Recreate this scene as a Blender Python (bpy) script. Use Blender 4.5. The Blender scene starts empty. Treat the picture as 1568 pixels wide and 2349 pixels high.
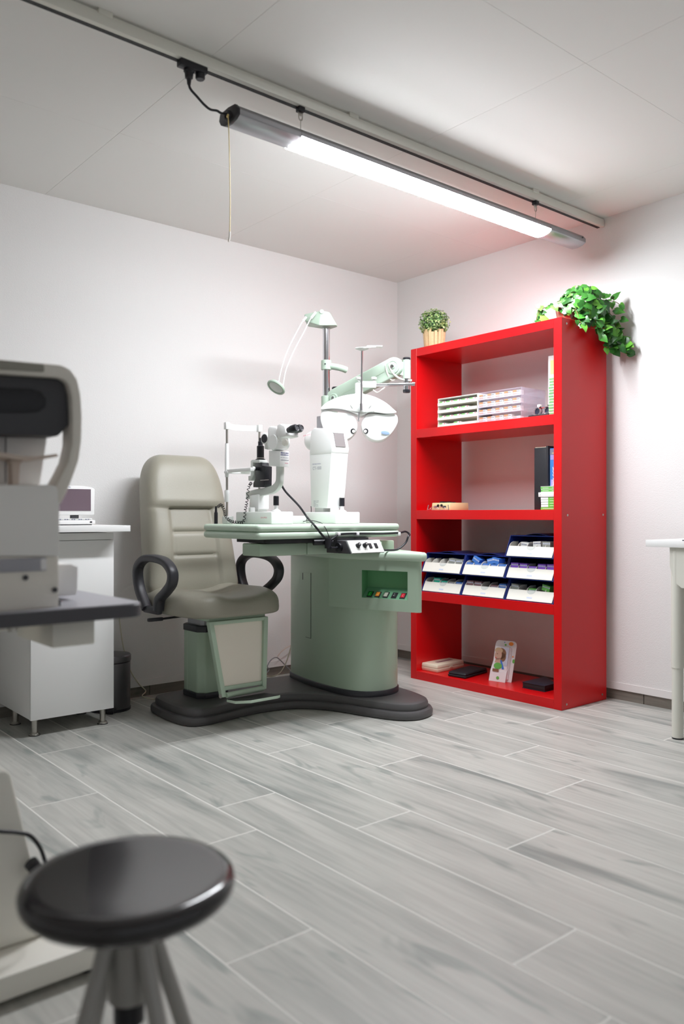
import bpy, bmesh, math, random
from mathutils import Vector, Matrix, Euler
random.seed(7)
R = math.radians
PI = math.pi
sc = bpy.context.scene
col = sc.collection

# ------------------------------------------------------------------ camera
CH, FPX, YAW, HY = 0.95, 1870.0, R(50.1), 1179.0
cam = bpy.data.cameras.new('camera')
cam.sensor_fit = 'HORIZONTAL'
cam.sensor_width = 24.0
cam.lens = FPX / 1568 * 24.0
cam.shift_y = (HY - 1174.5) / 1568
cam.clip_start = 0.02
cam.dof.use_dof = True
cam.dof.focus_distance = 3.9
cam.dof.aperture_fstop = 2.2
co = bpy.data.objects.new('camera', cam)
col.objects.link(co)
co.location = (0, 0, CH)
co.rotation_euler = (PI / 2, 0, YAW - PI / 2)
sc.camera = co

# ------------------------------------------------------------------ light
EMIT = 120.0
w = bpy.data.worlds.new('world'); sc.world = w
w.use_nodes = True
bg = w.node_tree.nodes['Background']
bg.inputs[0].default_value = (0.95, 0.97, 1.0, 1)
bg.inputs[1].default_value = 0.38
sc.view_settings.view_transform = 'Standard'
sc.view_settings.look = 'None'
sc.view_settings.gamma = 1
sc.view_settings.exposure = 0.0
sc.view_settings.use_curve_mapping = False
try:
    sc.cycles.max_bounces = 12
    sc.cycles.diffuse_bounces = 8
    sc.cycles.caustics_reflective = False
    sc.cycles.caustics_refractive = False
    sc.cycles.sample_clamp_indirect = 4
except Exception:
    pass

# ------------------------------------------------------------------ measuring helpers (camera rays met with real planes)
FV = (math.cos(YAW), math.sin(YAW)); RV = (math.sin(YAW), -math.cos(YAW))
def ray(u, v):
    k = (u - 784) / FPX
    return FV[0] + RV[0] * k, FV[1] + RV[1] * k, (HY - v) / FPX
def onx(u, v, X):
    a, b, c = ray(u, v); t = X / a
    return Vector((X, b * t, CH + c * t))
def ony(u, v, Y):
    a, b, c = ray(u, v); t = Y / b
    return Vector((a * t, Y, CH + c * t))
def onz(u, v, Z):
    a, b, c = ray(u, v); t = (Z - CH) / c
    return Vector((a * t, b * t, Z))

VR = Vector((RV[0], RV[1], 0)); VF = Vector((FV[0], FV[1], 0)); VZ = Vector((0, 0, 1))

# ------------------------------------------------------------------ materials
def mat(name, c, rough=0.5, metal=0.0, bump=0.0, bscale=200, emis=None, estr=0, trans=0, coat=0, ior=1.45, vary=0.0, alpha=1, bdist=0.002):
    m = bpy.data.materials.new(name); m.use_nodes = True
    nt = m.node_tree; b = nt.nodes['Principled BSDF']
    b.inputs['Base Color'].default_value = (*c, 1)
    b.inputs['Roughness'].default_value = rough
    b.inputs['Metallic'].default_value = metal
    b.inputs['IOR'].default_value = ior
    if trans: b.inputs['Transmission Weight'].default_value = trans
    if coat: b.inputs['Coat Weight'].default_value = coat; b.inputs['Coat Roughness'].default_value = 0.08
    if emis: b.inputs['Emission Color'].default_value = (*emis, 1); b.inputs['Emission Strength'].default_value = estr
    if alpha < 1: b.inputs['Alpha'].default_value = alpha
    tc = nt.nodes.new('ShaderNodeTexCoord')
    n = nt.nodes.new('ShaderNodeTexNoise'); n.inputs['Scale'].default_value = bscale; n.inputs['Detail'].default_value = 3
    nt.links.new(tc.outputs['Object'], n.inputs['Vector'])
    if bump:
        bp = nt.nodes.new('ShaderNodeBump'); bp.inputs['Strength'].default_value = bump; bp.inputs['Distance'].default_value = bdist
        nt.links.new(n.outputs['Fac'], bp.inputs['Height']); nt.links.new(bp.outputs['Normal'], b.inputs['Normal'])
    if vary:
        mx = nt.nodes.new('ShaderNodeMix'); mx.data_type = 'RGBA'
        mx.inputs['A'].default_value = (*[x * (1 - vary) for x in c], 1); mx.inputs['B'].default_value = (*[min(1, x * (1 + vary)) for x in c], 1)
        nt.links.new(n.outputs['Fac'], mx.inputs['Factor']); nt.links.new(mx.outputs['Result'], b.inputs['Base Color'])
    return m
M = {}
M['plaster'] = mat('plaster_white', (0.765, 0.757, 0.745), 0.85, bump=0.42, bscale=260, bdist=0.0025)
M['bead'] = mat('plaster_bead', (0.78, 0.765, 0.75), 0.6, bump=0.05)
M['ceiling'] = mat('ceiling_board', (0.79, 0.785, 0.76), 0.8, bump=0.05, bscale=90)
M['gap'] = mat('board_gap', (0.70, 0.69, 0.67), 0.9)
M['grout'] = mat('grout', (0.72, 0.71, 0.67), 0.8, bump=0.1)
M['track'] = mat('track_white', (0.72, 0.71, 0.64), 0.45)
M['black'] = mat('black_plastic', (0.012, 0.012, 0.016), 0.38, bump=0.02, bscale=400)
M['blackm'] = mat('black_matte', (0.02, 0.02, 0.022), 0.6)
M['arm'] = mat('armrest_plastic', (0.03, 0.03, 0.036), 0.42, bump=0.03, bscale=500)
M['alu'] = mat('anodised_aluminium', (0.36, 0.36, 0.38), 0.34, metal=0.75)
M['chrome'] = mat('chrome', (0.72, 0.72, 0.75), 0.14, metal=1)
M['steel'] = mat('brushed_steel', (0.5, 0.48, 0.44), 0.3, metal=1)
M['diff'] = mat('lamp_diffuser', (0.9, 0.9, 0.95), 0.5, emis=(0.93, 0.955, 1.0), estr=EMIT)
M['yellow'] = mat('yellow_cord', (0.90, 0.72, 0.30), 0.6)
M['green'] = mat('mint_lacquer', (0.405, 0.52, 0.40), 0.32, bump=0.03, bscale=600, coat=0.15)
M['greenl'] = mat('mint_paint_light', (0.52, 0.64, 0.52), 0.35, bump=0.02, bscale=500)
M['greenm'] = mat('mint_paint_metal', (0.40, 0.50, 0.41), 0.38, bump=0.02, bscale=500)
M['niche'] = mat('niche_green', (0.12, 0.33, 0.15), 0.5)
M['nichel'] = mat('niche_panel_green', (0.16, 0.38, 0.22), 0.45)
M['base'] = mat('base_rubber', (0.088, 0.085, 0.086), 0.42, bump=0.25, bscale=700, bdist=0.001)
M['trimdark'] = mat('dark_kickband', (0.035, 0.035, 0.042), 0.35)
M['vinyl'] = mat('taupe_vinyl', (0.30, 0.285, 0.23), 0.42, bump=0.18, bscale=260, vary=0.06, bdist=0.0015)
M['fpanel'] = mat('footrest_panel', (0.82, 0.76, 0.66), 0.6)
M['white'] = mat('white_instrument', (0.87, 0.88, 0.87), 0.3, coat=0.2)
M['whiteg'] = mat('pale_grey_instrument', (0.60, 0.62, 0.59), 0.4)
M['board'] = mat('white_melamine', (0.80, 0.80, 0.79), 0.45)
M['red'] = mat('red_lacquer', (0.60, 0.0015, 0.004), 0.34, bump=0.04, bscale=350, bdist=0.001)
M['redtext'] = mat('red_print', (0.75, 0.1, 0.2), 0.5)
M['bluetext'] = mat('blue_print', (0.03, 0.03, 0.25), 0.5)
M['greytext'] = mat('grey_print', (0.2, 0.21, 0.28), 0.5)
M['screen'] = mat('grey_screen', (0.22, 0.20, 0.20), 0.25)
M['screenp'] = mat('purple_grey_screen', (0.16, 0.115, 0.14), 0.3)
M['bluebin'] = mat('navy_plastic', (0.008, 0.022, 0.16), 0.35)
M['ivory'] = mat('ivory_plastic', (0.80, 0.78, 0.71), 0.4)
M['clear'] = mat('clear_plastic', (0.70, 0.67, 0.80), 0.12, alpha=0.22, ior=1.2)
M['wirew'] = mat('ivory_cable', (0.62, 0.60, 0.47), 0.5)
M['wireg'] = mat('grey_cable', (0.28, 0.27, 0.28), 0.5)
M['glass'] = mat('dark_lens', (0.02, 0.025, 0.05), 0.06, coat=0.5)
M['dkgrey'] = mat('graphite', (0.055, 0.055, 0.062), 0.45)
M['devgrey'] = mat('device_light_grey', (0.84, 0.83, 0.81), 0.5)
M['devbeige'] = mat('device_beige', (0.80, 0.765, 0.70), 0.5)
M['devdark'] = mat('device_olive_grey', (0.30, 0.29, 0.25), 0.5)
M['brown'] = mat('chinrest_tan', (0.62, 0.52, 0.45), 0.6)
M['tabgrey'] = mat('table_top_laminate', (0.36, 0.36, 0.40), 0.35)
M['tabedge'] = mat('table_edge_band', (0.075, 0.073, 0.083), 0.45)
M['stool'] = mat('stool_gloss_black', (0.018, 0.016, 0.018), 0.16, coat=0.4)
M['stoolleg'] = mat('stool_leg_paint', (0.36, 0.35, 0.33), 0.35, metal=0.3)
M['bin'] = mat('bin_gunmetal', (0.12, 0.115, 0.12), 0.35, metal=0.55)
M['cream'] = mat('cream_plastic', (0.80, 0.66, 0.36), 0.45)
M['beigebox'] = mat('beige_case', (0.78, 0.71, 0.55), 0.45, bump=0.05)
M['leather'] = mat('black_leatherette', (0.016, 0.016, 0.02), 0.5, bump=0.3, bscale=500)
M['navy'] = mat('dark_navy_leatherette', (0.022, 0.026, 0.042), 0.4, bump=0.2, bscale=500)
M['paper'] = mat('paper_white', (0.82, 0.81, 0.82), 0.6)
M['stick'] = mat('pot_sticks', (0.66, 0.47, 0.26), 0.8, bump=0.3, bscale=120, vary=0.2)
M['terra'] = mat('plant_pot_pinkish', (0.50, 0.30, 0.22), 0.7)
M['stem'] = mat('plant_stem', (0.16, 0.12, 0.04), 0.7)
M['amber'] = mat('orange_switch', (0.80, 0.28, 0.02), 0.35)
M['swgreen'] = mat('green_switch', (0.0, 0.35, 0.02), 0.35)
M['swred'] = mat('red_switch', (0.75, 0.01, 0.03), 0.35)
M['swwhite'] = mat('pale_switch', (0.55, 0.56, 0.46), 0.35)
M['lensblue'] = mat('blue_badge', (0.30, 0.42, 0.60), 0.2)

def leafmat(name, stops, rough=0.35):
    m = bpy.data.materials.new(name); m.use_nodes = True
    nt = m.node_tree; b = nt.nodes['Principled BSDF']; b.inputs['Roughness'].default_value = rough
    at = nt.nodes.new('ShaderNodeAttribute'); at.attribute_name = 'rnd'
    rp = nt.nodes.new('ShaderNodeValToRGB')
    rp.color_ramp.elements[0].position = 0; rp.color_ramp.elements[0].color = (*stops[0], 1)
    rp.color_ramp.elements[1].position = 1; rp.color_ramp.elements[1].color = (*stops[-1], 1)
    for i, s in enumerate(stops[1:-1]):
        e = rp.color_ramp.elements.new((i + 1) / (len(stops) - 1)); e.color = (*s, 1)
    nt.links.new(at.outputs['Fac'], rp.inputs['Fac']); nt.links.new(rp.outputs['Color'], b.inputs['Base Color'])
    return m
M['ivy'] = leafmat('ivy_leaf', [(0.012, 0.07, 0.012), (0.03, 0.15, 0.02), (0.06, 0.26, 0.03), (0.16, 0.45, 0.05)])
M['box'] = leafmat('boxwood_leaf', [(0.04, 0.12, 0.03), (0.12, 0.26, 0.07), (0.30, 0.42, 0.14), (0.72, 0.74, 0.42)], 0.5)

def woodmat(name, light, dark, grain_x=True, swap=False):
    m = bpy.data.materials.new(name); m.use_nodes = True
    nt = m.node_tree; N = nt.nodes; L = nt.links; b = N['Principled BSDF']
    tc = N.new('ShaderNodeTexCoord'); at = N.new('ShaderNodeAttribute'); at.attribute_name = 'rnd'
    sp = N.new('ShaderNodeSeparateXYZ'); L.new(tc.outputs['Object'], sp.inputs[0])
    off = N.new('ShaderNodeMath'); off.operation = 'MULTIPLY'; off.inputs[1].default_value = 37.0; L.new(at.outputs['Fac'], off.inputs[0])
    a, c = (sp.outputs['X'], sp.outputs['Y'])
    if swap: a, c = (sp.outputs['Z'], sp.outputs['X'] if swap == 'x' else sp.outputs['Y'])
    def vec(sa, sc_):
        cx = N.new('ShaderNodeCombineXYZ')
        m1 = N.new('ShaderNodeMath'); m1.operation = 'MULTIPLY'; m1.inputs[1].default_value = sa; L.new(a, m1.inputs[0])
        m2 = N.new('ShaderNodeMath'); m2.operation = 'MULTIPLY'; m2.inputs[1].default_value = sc_; L.new(c, m2.inputs[0])
        m3 = N.new('ShaderNodeMath'); m3.operation = 'ADD'; L.new(m2.outputs[0], m3.inputs[0]); L.new(off.outputs[0], m3.inputs[1])
        L.new(m1.outputs[0], cx.inputs[0]); L.new(m3.outputs[0], cx.inputs[1]); L.new(off.outputs[0], cx.inputs[2])
        return cx.outputs[0]
    n1 = N.new('ShaderNodeTexNoise'); n1.inputs['Scale'].default_value = 1; n1.inputs['Detail'].default_value = 5; n1.inputs['Distortion'].default_value = 0.9; n1.inputs['Roughness'].default_value = 0.55
    L.new(vec(7.0, 0.95), n1.inputs['Vector'])
    n2 = N.new('ShaderNodeTexNoise'); n2.inputs['Scale'].default_value = 1; n2.inputs['Detail'].default_value = 6; n2.inputs['Distortion'].default_value = 0.4
    L.new(vec(70, 3.0), n2.inputs['Vector'])
    n3 = N.new('ShaderNodeTexNoise'); n3.inputs['Scale'].default_value = 1; n3.inputs['Detail'].default_value = 2; n3.inputs['Distortion'].default_value = 2.2
    L.new(vec(8, 1.9), n3.inputs['Vector'])
    r1 = N.new('ShaderNodeValToRGB'); e = r1.color_ramp.elements
    e[0].position = 0.30; e[0].color = (*dark, 1); e[1].position = 0.56; e[1].color = (*light, 1)
    mid = e.new(0.42); mid.color = (*[light[i] * .62 + dark[i] * .38 for i in range(3)], 1)
    L.new(n1.outputs['Fac'], r1.inputs['Fac'])
    # blue-grey stains and knots
    r3 = N.new('ShaderNodeMapRange'); r3.inputs[1].default_value = 0.61; r3.inputs[2].default_value = 0.72; L.new(n3.outputs['Fac'], r3.inputs[0])
    mk = N.new('ShaderNodeMath'); mk.operation = 'MULTIPLY'; mk.inputs[1].default_value = 0.5; L.new(r3.outputs[0], mk.inputs[0])
    mx3 = N.new('ShaderNodeMix'); mx3.data_type = 'RGBA'; L.new(mk.outputs[0], mx3.inputs['Factor']); L.new(r1.outputs['Color'], mx3.inputs['A'])
    mx3.inputs['B'].default_value = (dark[0] * .62, dark[1] * .72, dark[2] * .72, 1)
    r2 = N.new('ShaderNodeMapRange'); r2.inputs[1].default_value = 0.3; r2.inputs[2].default_value = 0.7; r2.inputs[3].default_value = 0.86; r2.inputs[4].default_value = 1.07
    L.new(n2.outputs['Fac'], r2.inputs[0])
    hv = N.new('ShaderNodeHueSaturation'); L.new(mx3.outputs['Result'], hv.inputs['Color']); L.new(r2.outputs[0], hv.inputs['Value'])
    L.new(hv.outputs['Color'], b.inputs['Base Color'])
    b.inputs['Roughness'].default_value = 0.42
    bp = N.new('ShaderNodeBump'); bp.inputs['Strength'].default_value = 0.12; bp.inputs['Distance'].default_value = 0.001
    L.new(n2.outputs['Fac'], bp.inputs['Height']); L.new(bp.outputs['Normal'], b.inputs['Normal'])
    return m
M['plank'] = woodmat('grey_wood_tile', (0.49, 0.485, 0.45), (0.265, 0.28, 0.262))
M['skirtl'] = woodmat('dark_wood_skirting_left', (0.22, 0.20, 0.17), (0.09, 0.08, 0.065), swap='x')
M['skirtr'] = woodmat('dark_wood_skirting_right', (0.22, 0.20, 0.17), (0.09, 0.08, 0.065), swap='y')

# ------------------------------------------------------------------ object helpers
def tag(o, label=None, cat=None, group=None, kind=None):
    if label: o['label'] = label
    if cat: o['category'] = cat
    if group: o['group'] = group
    if kind: o['kind'] = kind
    return o
def wloc(o):
    v = Vector((0, 0, 0))
    while o is not None:
        v += Vector(o.location); o = o.parent
    return v
def thing(name, label, cat, loc=(0, 0, 0), rz=0, group=None):
    o = bpy.data.objects.new(name, None); col.objects.link(o)
    o.location = loc; o.rotation_euler = (0, 0, rz); o.empty_display_size = 0.05
    return tag(o, label, cat, group)
def obj(name, bm, m, parent=None, local=False, bevel=0, seg=2, smooth=True, ang=32, label=None):
    """links the bmesh as ONE object. World coordinates unless local."""
    if bevel:
        bmesh.ops.remove_doubles(bm, verts=bm.verts, dist=1e-6)
        es = [e for e in bm.edges if len(e.link_faces) == 2 and e.calc_face_angle(0) > R(25)]
        bmesh.ops.bevel(bm, geom=es, offset=bevel, segments=seg, profile=0.5, affect='EDGES', clamp_overlap=True)
    bm.normal_update()
    if smooth:
        for f in bm.faces: f.smooth = True
        for e in bm.edges:
            if len(e.link_faces) == 2 and e.calc_face_angle(0) > R(ang): e.smooth = False
    me = bpy.data.meshes.new(name)
    if parent is not None:
        if not local: bmesh.ops.translate(bm, verts=bm.verts, vec=-wloc(parent))
        bm.to_mesh(me); o = bpy.data.objects.new(name, me); o.parent = parent
    else:
        if not local and bm.verts:
            xs = [v.co for v in bm.verts]
            c = Vector(((min(v.x for v in xs) + max(v.x for v in xs)) / 2, (min(v.y for v in xs) + max(v.y for v in xs)) / 2, min(v.z for v in xs)))
            bmesh.ops.translate(bm, verts=bm.verts, vec=-c)
        else: c = Vector((0, 0, 0))
        bm.to_mesh(me); o = bpy.data.objects.new(name, me); o.location = c
    bm.free()
    if not isinstance(m, (list, tuple)): m = [m]
    for x in m: me.materials.append(M[x] if isinstance(x, str) else x)
    if label: o['label'] = label
    col.objects.link(o)
    return o
def NB(): return bmesh.new()
def box(bm, x0, x1, y0, y1, z0, z1, mi=0):
    vs = [bm.verts.new((x, y, z)) for x in (x0, x1) for y in (y0, y1) for z in (z0, z1)]
    for q in ((0, 1, 3, 2), (4, 6, 7, 5), (0, 4, 5, 1), (2, 3, 7, 6), (0, 2, 6, 4), (1, 5, 7, 3)):
        f = bm.faces.new([vs[i] for i in q]); f.material_index = mi
    return bm
def hull8(bm, a, b, mi=0):
    """a, b: two quads (4 points each) joined into a hexahedron"""
    va = [bm.verts.new(p) for p in a]; vb = [bm.verts.new(p) for p in b]
    fs = [bm.faces.new(va[::-1]), bm.faces.new(vb)]
    for i in range(len(va)):
        j = (i + 1) % len(va); fs.append(bm.faces.new([va[i], va[j], vb[j], vb[i]]))
    for f in fs: f.material_index = mi
    bmesh.ops.recalc_face_normals(bm, faces=fs)
    return bm
def prism(bm, pts, axis, a0, a1, mi=0):
    """pts: 2-D outline in the two other axes (order x,y,z), extruded along axis"""
    def mk(p, a):
        if axis == 'x': return (a, p[0], p[1])
        if axis == 'y': return (p[0], a, p[1])
        return (p[0], p[1], a)
    return hull8(bm, [mk(p, a0) for p in pts], [mk(p, a1) for p in pts], mi)
def catmull(pts, n=8, closed=False):
    P = [Vector(p) for p in pts]; out = []
    m = len(P)
    rng = range(m) if closed else range(m - 1)
    for i in rng:
        if closed: p0, p1, p2, p3 = P[(i - 1) % m], P[i], P[(i + 1) % m], P[(i + 2) % m]
        else: p0, p1, p2, p3 = P[max(i - 1, 0)], P[i], P[i + 1], P[min(i + 2, m - 1)]
        for k in range(n):
            t = k / n
            out.append(0.5 * ((2 * p1) + (-p0 + p2) * t + (2 * p0 - 5 * p1 + 4 * p2 - p3) * t * t + (-p0 + 3 * p1 - 3 * p2 + p3) * t ** 3))
    if not closed: out.append(P[-1])
    return out
def sweep(bm, path, prof, closed=False, up=Vector((0, 0, 1)), scale=None, mi=0, caps=True):
    """prof: list of (a,b) around; a along 'side', b along 'other' """
    n = len(path); rings = []
    side_prev = None
    for i, p in enumerate(path):
        if closed: t = path[(i + 1) % n] - path[(i - 1) % n]
        else: t = path[min(i + 1, n - 1)] - path[max(i - 1, 0)]
        if t.length < 1e-9: t = Vector((0, 0, 1))
        t.normalize()
        if side_prev is None:
            s = t.cross(up)
            if s.length < 1e-4: s = t.cross(Vector((1, 0, 0)))
        else:
            s = side_prev - t * side_prev.dot(t)
            if s.length < 1e-6: s = t.cross(up)
        s.normalize(); side_prev = s
        b = t.cross(s)
        k = scale[i] if scale else 1
        rings.append([bm.verts.new(p + s * (q[0] * k) + b * (q[1] * k)) for q in prof])
    m = len(prof); fs = []
    for i in range(n if closed else n - 1):
        r0, r1 = rings[i], rings[(i + 1) % n]
        for j in range(m):
            k = (j + 1) % m
            fs.append(bm.faces.new([r0[j], r0[k], r1[k], r1[j]]))
    if not closed and caps:
        fs.append(bm.faces.new(rings[0][::-1])); fs.append(bm.faces.new(rings[-1]))
    for f in fs: f.material_index = mi
    bmesh.ops.recalc_face_normals(bm, faces=fs)
    return bm
def circ(r, n=12, rx=None):
    return [(r * math.cos(2 * PI * i / n), (rx or r) * math.sin(2 * PI * i / n)) for i in range(n)]
def tube(bm, pts, r, n=8, smooth=6, closed=False, mi=0, scale=None):
    path = catmull(pts, smooth, closed) if smooth else [Vector(p) for p in pts]
    return sweep(bm, path, circ(r, n), closed=closed, mi=mi, scale=scale)
def lathe(bm, prof, center=(0, 0, 0), axis=(0, 0, 1), n=32, sx=1, sy=1, mi=0):
    """prof: (radius, height) from bottom to top; closed at r=0 ends"""
    q = Vector((0, 0, 1)).rotation_difference(Vector(axis).normalized()); c = Vector(center)
    rings = []
    for r, h in prof:
        if r < 1e-6: rings.append([bm.verts.new(c + q @ Vector((0, 0, h)))])
        else: rings.append([bm.verts.new(c + q @ Vector((r * sx * math.cos(2 * PI * i / n), r * sy * math.sin(2 * PI * i / n), h))) for i in range(n)])
    fs = []
    for a, b in zip(rings[:-1], rings[1:]):
        if len(a) == 1 and len(b) == 1: continue
        for i in range(n):
            j = (i + 1) % n
            if len(a) == 1: fs.append(bm.faces.new([a[0], b[i], b[j]]))
            elif len(b) == 1: fs.append(bm.faces.new([a[i], a[j], b[0]]))
            else: fs.append(bm.faces.new([a[i], a[j], b[j], b[i]]))
    if len(rings[0]) > 1: fs.append(bm.faces.new(rings[0][::-1]))
    if len(rings[-1]) > 1: fs.append(bm.faces.new(rings[-1]))
    for f in fs: f.material_index = mi
    return bm
def cyl(bm, c, r, h, axis=(0, 0, 1), n=24, mi=0):
    return lathe(bm, [(r, 0), (r, h)], c, axis, n, mi=mi)
def lettering(s, size, m, parent, loc, xdir, zdir, name='lettering', off=0.0006, bold=0.0, sx=1.0, local=False):
    """text built flat along xdir (reading direction) and zdir (up)"""
    cu = bpy.data.curves.new(name, 'FONT'); cu.body = s; cu.size = size; cu.offset = bold; cu.resolution_u = 3
    t = bpy.data.objects.new(name, cu); col.objects.link(t)
    dg = bpy.context.evaluated_depsgraph_get(); dg.update()
    me0 = bpy.data.meshes.new_from_object(t.evaluated_get(dg))
    col.objects.unlink(t); bpy.data.objects.remove(t)
    bm = NB(); bm.from_mesh(me0); bpy.data.meshes.remove(me0)
    X = Vector(xdir).normalized(); Z = Vector(zdir).normalized(); Nn = X.cross(Z); L = Vector(loc)
    for v in bm.verts:
        v.co = L + X * (v.co.x * sx) + Z * v.co.y + Nn * off
    return obj(name, bm, m, parent, local=local, smooth=False)
def copy_tree(o, parent=None):
    c = o.copy(); col.objects.link(c); c.parent = parent
    for ch in [x for x in KIDS.get(o.name, [])]:
        copy_tree(ch, c)
    return c
KIDS = {}
def index_kids():
    KIDS.clear()
    for o in bpy.data.objects:
        if o.parent: KIDS.setdefault(o.parent.name, []).append(o)
def rndattr(me, vals):
    """vals: one value per face"""
    a = me.attributes.new('rnd', 'FLOAT', 'FACE')
    a.data.foreach_set('value', vals)

# ------------------------------------------------------------------ setting
WX, WY, CZ = 3.76, 3.925, 2.487
X0, Y0R = -1.6, -1.7
# floor: tiles of one size laid in strips, grout between
PW, PL, G = 0.2315, 1.19, 0.0058
joints = {0: 2.667, 1: 3.236, 2: 2.278, 3: 3.05, 4: 2.665, 5: 2.262, 6: 1.679, 7: 2.047, 8: 2.576, 9: 2.279, 10: 1.76, 11: 2.3}
bm = NB(); vals = []
box(bm, X0, WX + 0.02, Y0R, WY + 0.02, -0.05, -0.0004, 1); vals += [0] * 6
for k in range(-11, 13):
    xa = 0.915 + PW * k; xb = min(xa + PW, WX + 0.015)
    if xa > WX: continue
    xa2 = max(xa, X0)
    j0 = joints.get(k, 2.3 + 0.4 * math.sin(k * 2.3))
    y = j0 - PL * 6
    while y < WY + 0.015:
        ya, yb = max(y, Y0R), min(y + PL, WY + 0.015)
        if yb - ya > 0.02:
            vs = [bm.verts.new((p, q, 0)) for p, q in ((xa2 + G / 2, ya + G / 2), (xb - G / 2, ya + G / 2), (xb - G / 2, yb - G / 2), (xa2 + G / 2, yb - G / 2))]
            bm.faces.new(vs); vals.append(random.random())
        y += PL
fl = obj('floor', bm, ['plank', 'grout'], local=True, smooth=False); tag(fl, kind='structure'); rndattr(fl.data, vals)

# ceiling of boards with fine joints
bm = NB(); g = 0.0011
xs = [X0, 0.42, 1.42, 2.42, 3.43, WX + 0.02]; ys = [Y0R, -0.5, 0.55, 1.6, 3.10, WY + 0.02]
box(bm, X0, WX + 0.02, Y0R, WY + 0.02, CZ + 0.006, CZ + 0.06, 1)
for i in range(5):
    for j in range(5):
        box(bm, xs[i] + g / 2, xs[i + 1] - g / 2, ys[j] + g / 2, ys[j + 1] - g / 2, CZ, CZ + 0.007)
tag(obj('ceiling', bm, ['ceiling', 'gap'], local=True, smooth=False), kind='structure')
for nm, b in (('wall_left', (X0, WX + 0.1, WY, WY + 0.1, 0.088, CZ)), ('wall_right', (WX, WX + 0.1, Y0R, WY, 0.088, CZ)), ('wall_far_left', (X0 - 0.1, X0, Y0R, WY, 0.0, CZ))):
    tag(obj(nm, box(NB(), *b), 'plaster', local=True, smooth=False), kind='structure')
tag(obj('trim_1', box(NB(), X0, WX, WY - 0.004, WY + 0.1, 0.052, 0.088), 'bead', local=True, smooth=False), kind='structure')
tag(obj('trim_2', box(NB(), WX - 0.004, WX + 0.1, Y0R, WY, 0.052, 0.088), 'bead', local=True, smooth=False), kind='structure')
# set-back tiled skirting
bm = NB(); vals = []; x = X0
while x < WX:
    box(bm, x + 0.002, min(x + 1.19, WX) - 0.002, WY + 0.003, WY + 0.02, 0, 0.0525); vals += [random.random()] * 6; x += 1.19
o = obj('baseboard_left', bm, 'skirtl', local=True, smooth=False); rndattr(o.data, vals); tag(o, kind='structure')
bm = NB(); vals = []; y = WY
while y > Y0R:
    ya = 2.155 if y > 2.2 else y - 1.19
    if y > 3.4: ya = 3.345
    box(bm, WX + 0.003, WX + 0.02, ya + 0.002, y - 0.002, 0, 0.0525); vals += [random.random()] * 6; y = ya
o = obj('baseboard_right', bm, 'skirtr', local=True, smooth=False); rndattr(o.data, vals); tag(o, kind='structure')
tag(obj('trim_3', box(NB(), X0, WX + 0.05, WY + 0.016, WY + 0.03, 0, 0.06), 'grout', local=True, smooth=False), kind='structure')
tag(obj('trim_4', box(NB(), WX + 0.016, WX + 0.03, Y0R, WY, 0, 0.06), 'grout', local=True, smooth=False), kind='structure')

# ------------------------------------------------------------------ ceiling track
TY0, TY1, TZ = 2.372, 2.408, 2.440
t = thing('ceiling_track', 'long white ceiling track rail with a black slot along its underside', 'light track', (1.9, 2.39, TZ))
obj('rail', box(NB(), X0, WX - 0.003, TY0, TY1, TZ, 2.477), 'track', t, bevel=0.0015)
bm = NB(); box(bm, X0, WX - 0.012, TY1 - 0.016, TY1 - 0.010, TZ - 0.0012, TZ + 0.004); box(bm, X0, WX - 0.012, TY1 - 0.0075, TY1 + 0.0008, TZ - 0.0012, TZ + 0.004)
obj('slot', bm, 'blackm', t, smooth=False)
for x in (1.02, 2.02, 3.155, 0.0):
    bm = NB(); box(bm, x, x + 0.045, TY0 - 0.004, TY1, 2.470, CZ); obj('clip', bm, 'track', t, bevel=0.001)
    
# ------------------------------------------------------------------ hanging lamp
LX0, LX1 = 1.50, 3.555
t = thing('pendant_light', 'long silver tubular ceiling lamp glowing white on its underside', 'lamp', (2.5, 2.405, 2.29))
CP = [(2.463, 2.323), (2.456, 2.344), (2.405, 2.349), (2.363, 2.345), (2.349, 2.328), (2.349, 2.309), (2.366, 2.299), (2.395, 2.293), (2.427, 2.294), (2.452, 2.306)]
bm = NB(); prism(bm, CP, 'x', LX0 + 0.012, 1.775); obj('housing', bm, 'alu', t, bevel=0.002)
bm = NB(); prism(bm, CP, 'x', 3.27, LX1); obj('end_housing', bm, 'alu', t, bevel=0.002)
top = [(2.4635, 2.318), (2.456, 2.344), (2.405, 2.349), (2.363, 2.345), (2.349, 2.328), (2.3485, 2.314)]
bm = NB(); prism(bm, top, 'x', 1.775, 3.27); obj('reflector', bm, 'alu', t, bevel=0.001)
dp = [(2.462, 2.3175), (2.3495, 2.3135), (2.352, 2.306), (2.366, 2.297), (2.395, 2.2905), (2.427, 2.2915), (2.452, 2.303)]
bm = NB(); prism(bm, dp, 'x', 1.777, 3.268); obj('diffuser', bm, 'diff', t, smooth=False, label='glowing white diffuser')
bm = NB(); CC = [((y - 2.405) * 1.03 + 2.405, (z - 2.32) * 1.05 + 2.32) for y, z in CP]
prism(bm, CC, 'x', LX0, LX0 + 0.012); ec = obj('end_cap', bm, 'black', t, bevel=0.001)
bm = NB(); lathe(bm, [(0, 0), (0.02, 0), (0.017, 0.006), (0.012, 0.006), (0.012, 0.002), (0, 0.002)], (LX0, 2.405, 2.322), (-1, 0, 0), 20); obj('socket', bm, 'black', ec)
bm = NB(); box(bm, LX0 - 0.012, LX0, 2.39, 2.4, 2.312, 2.33); obj('switch', bm, 'dkgrey', ec, bevel=0.001)
bm = NB(); cyl(bm, (LX1 - 0.03, 2.3485, 2.328), 0.004, 0.003, (0, -1, 0.1), 10); obj('screw', bm, 'dkgrey', t)
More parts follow.
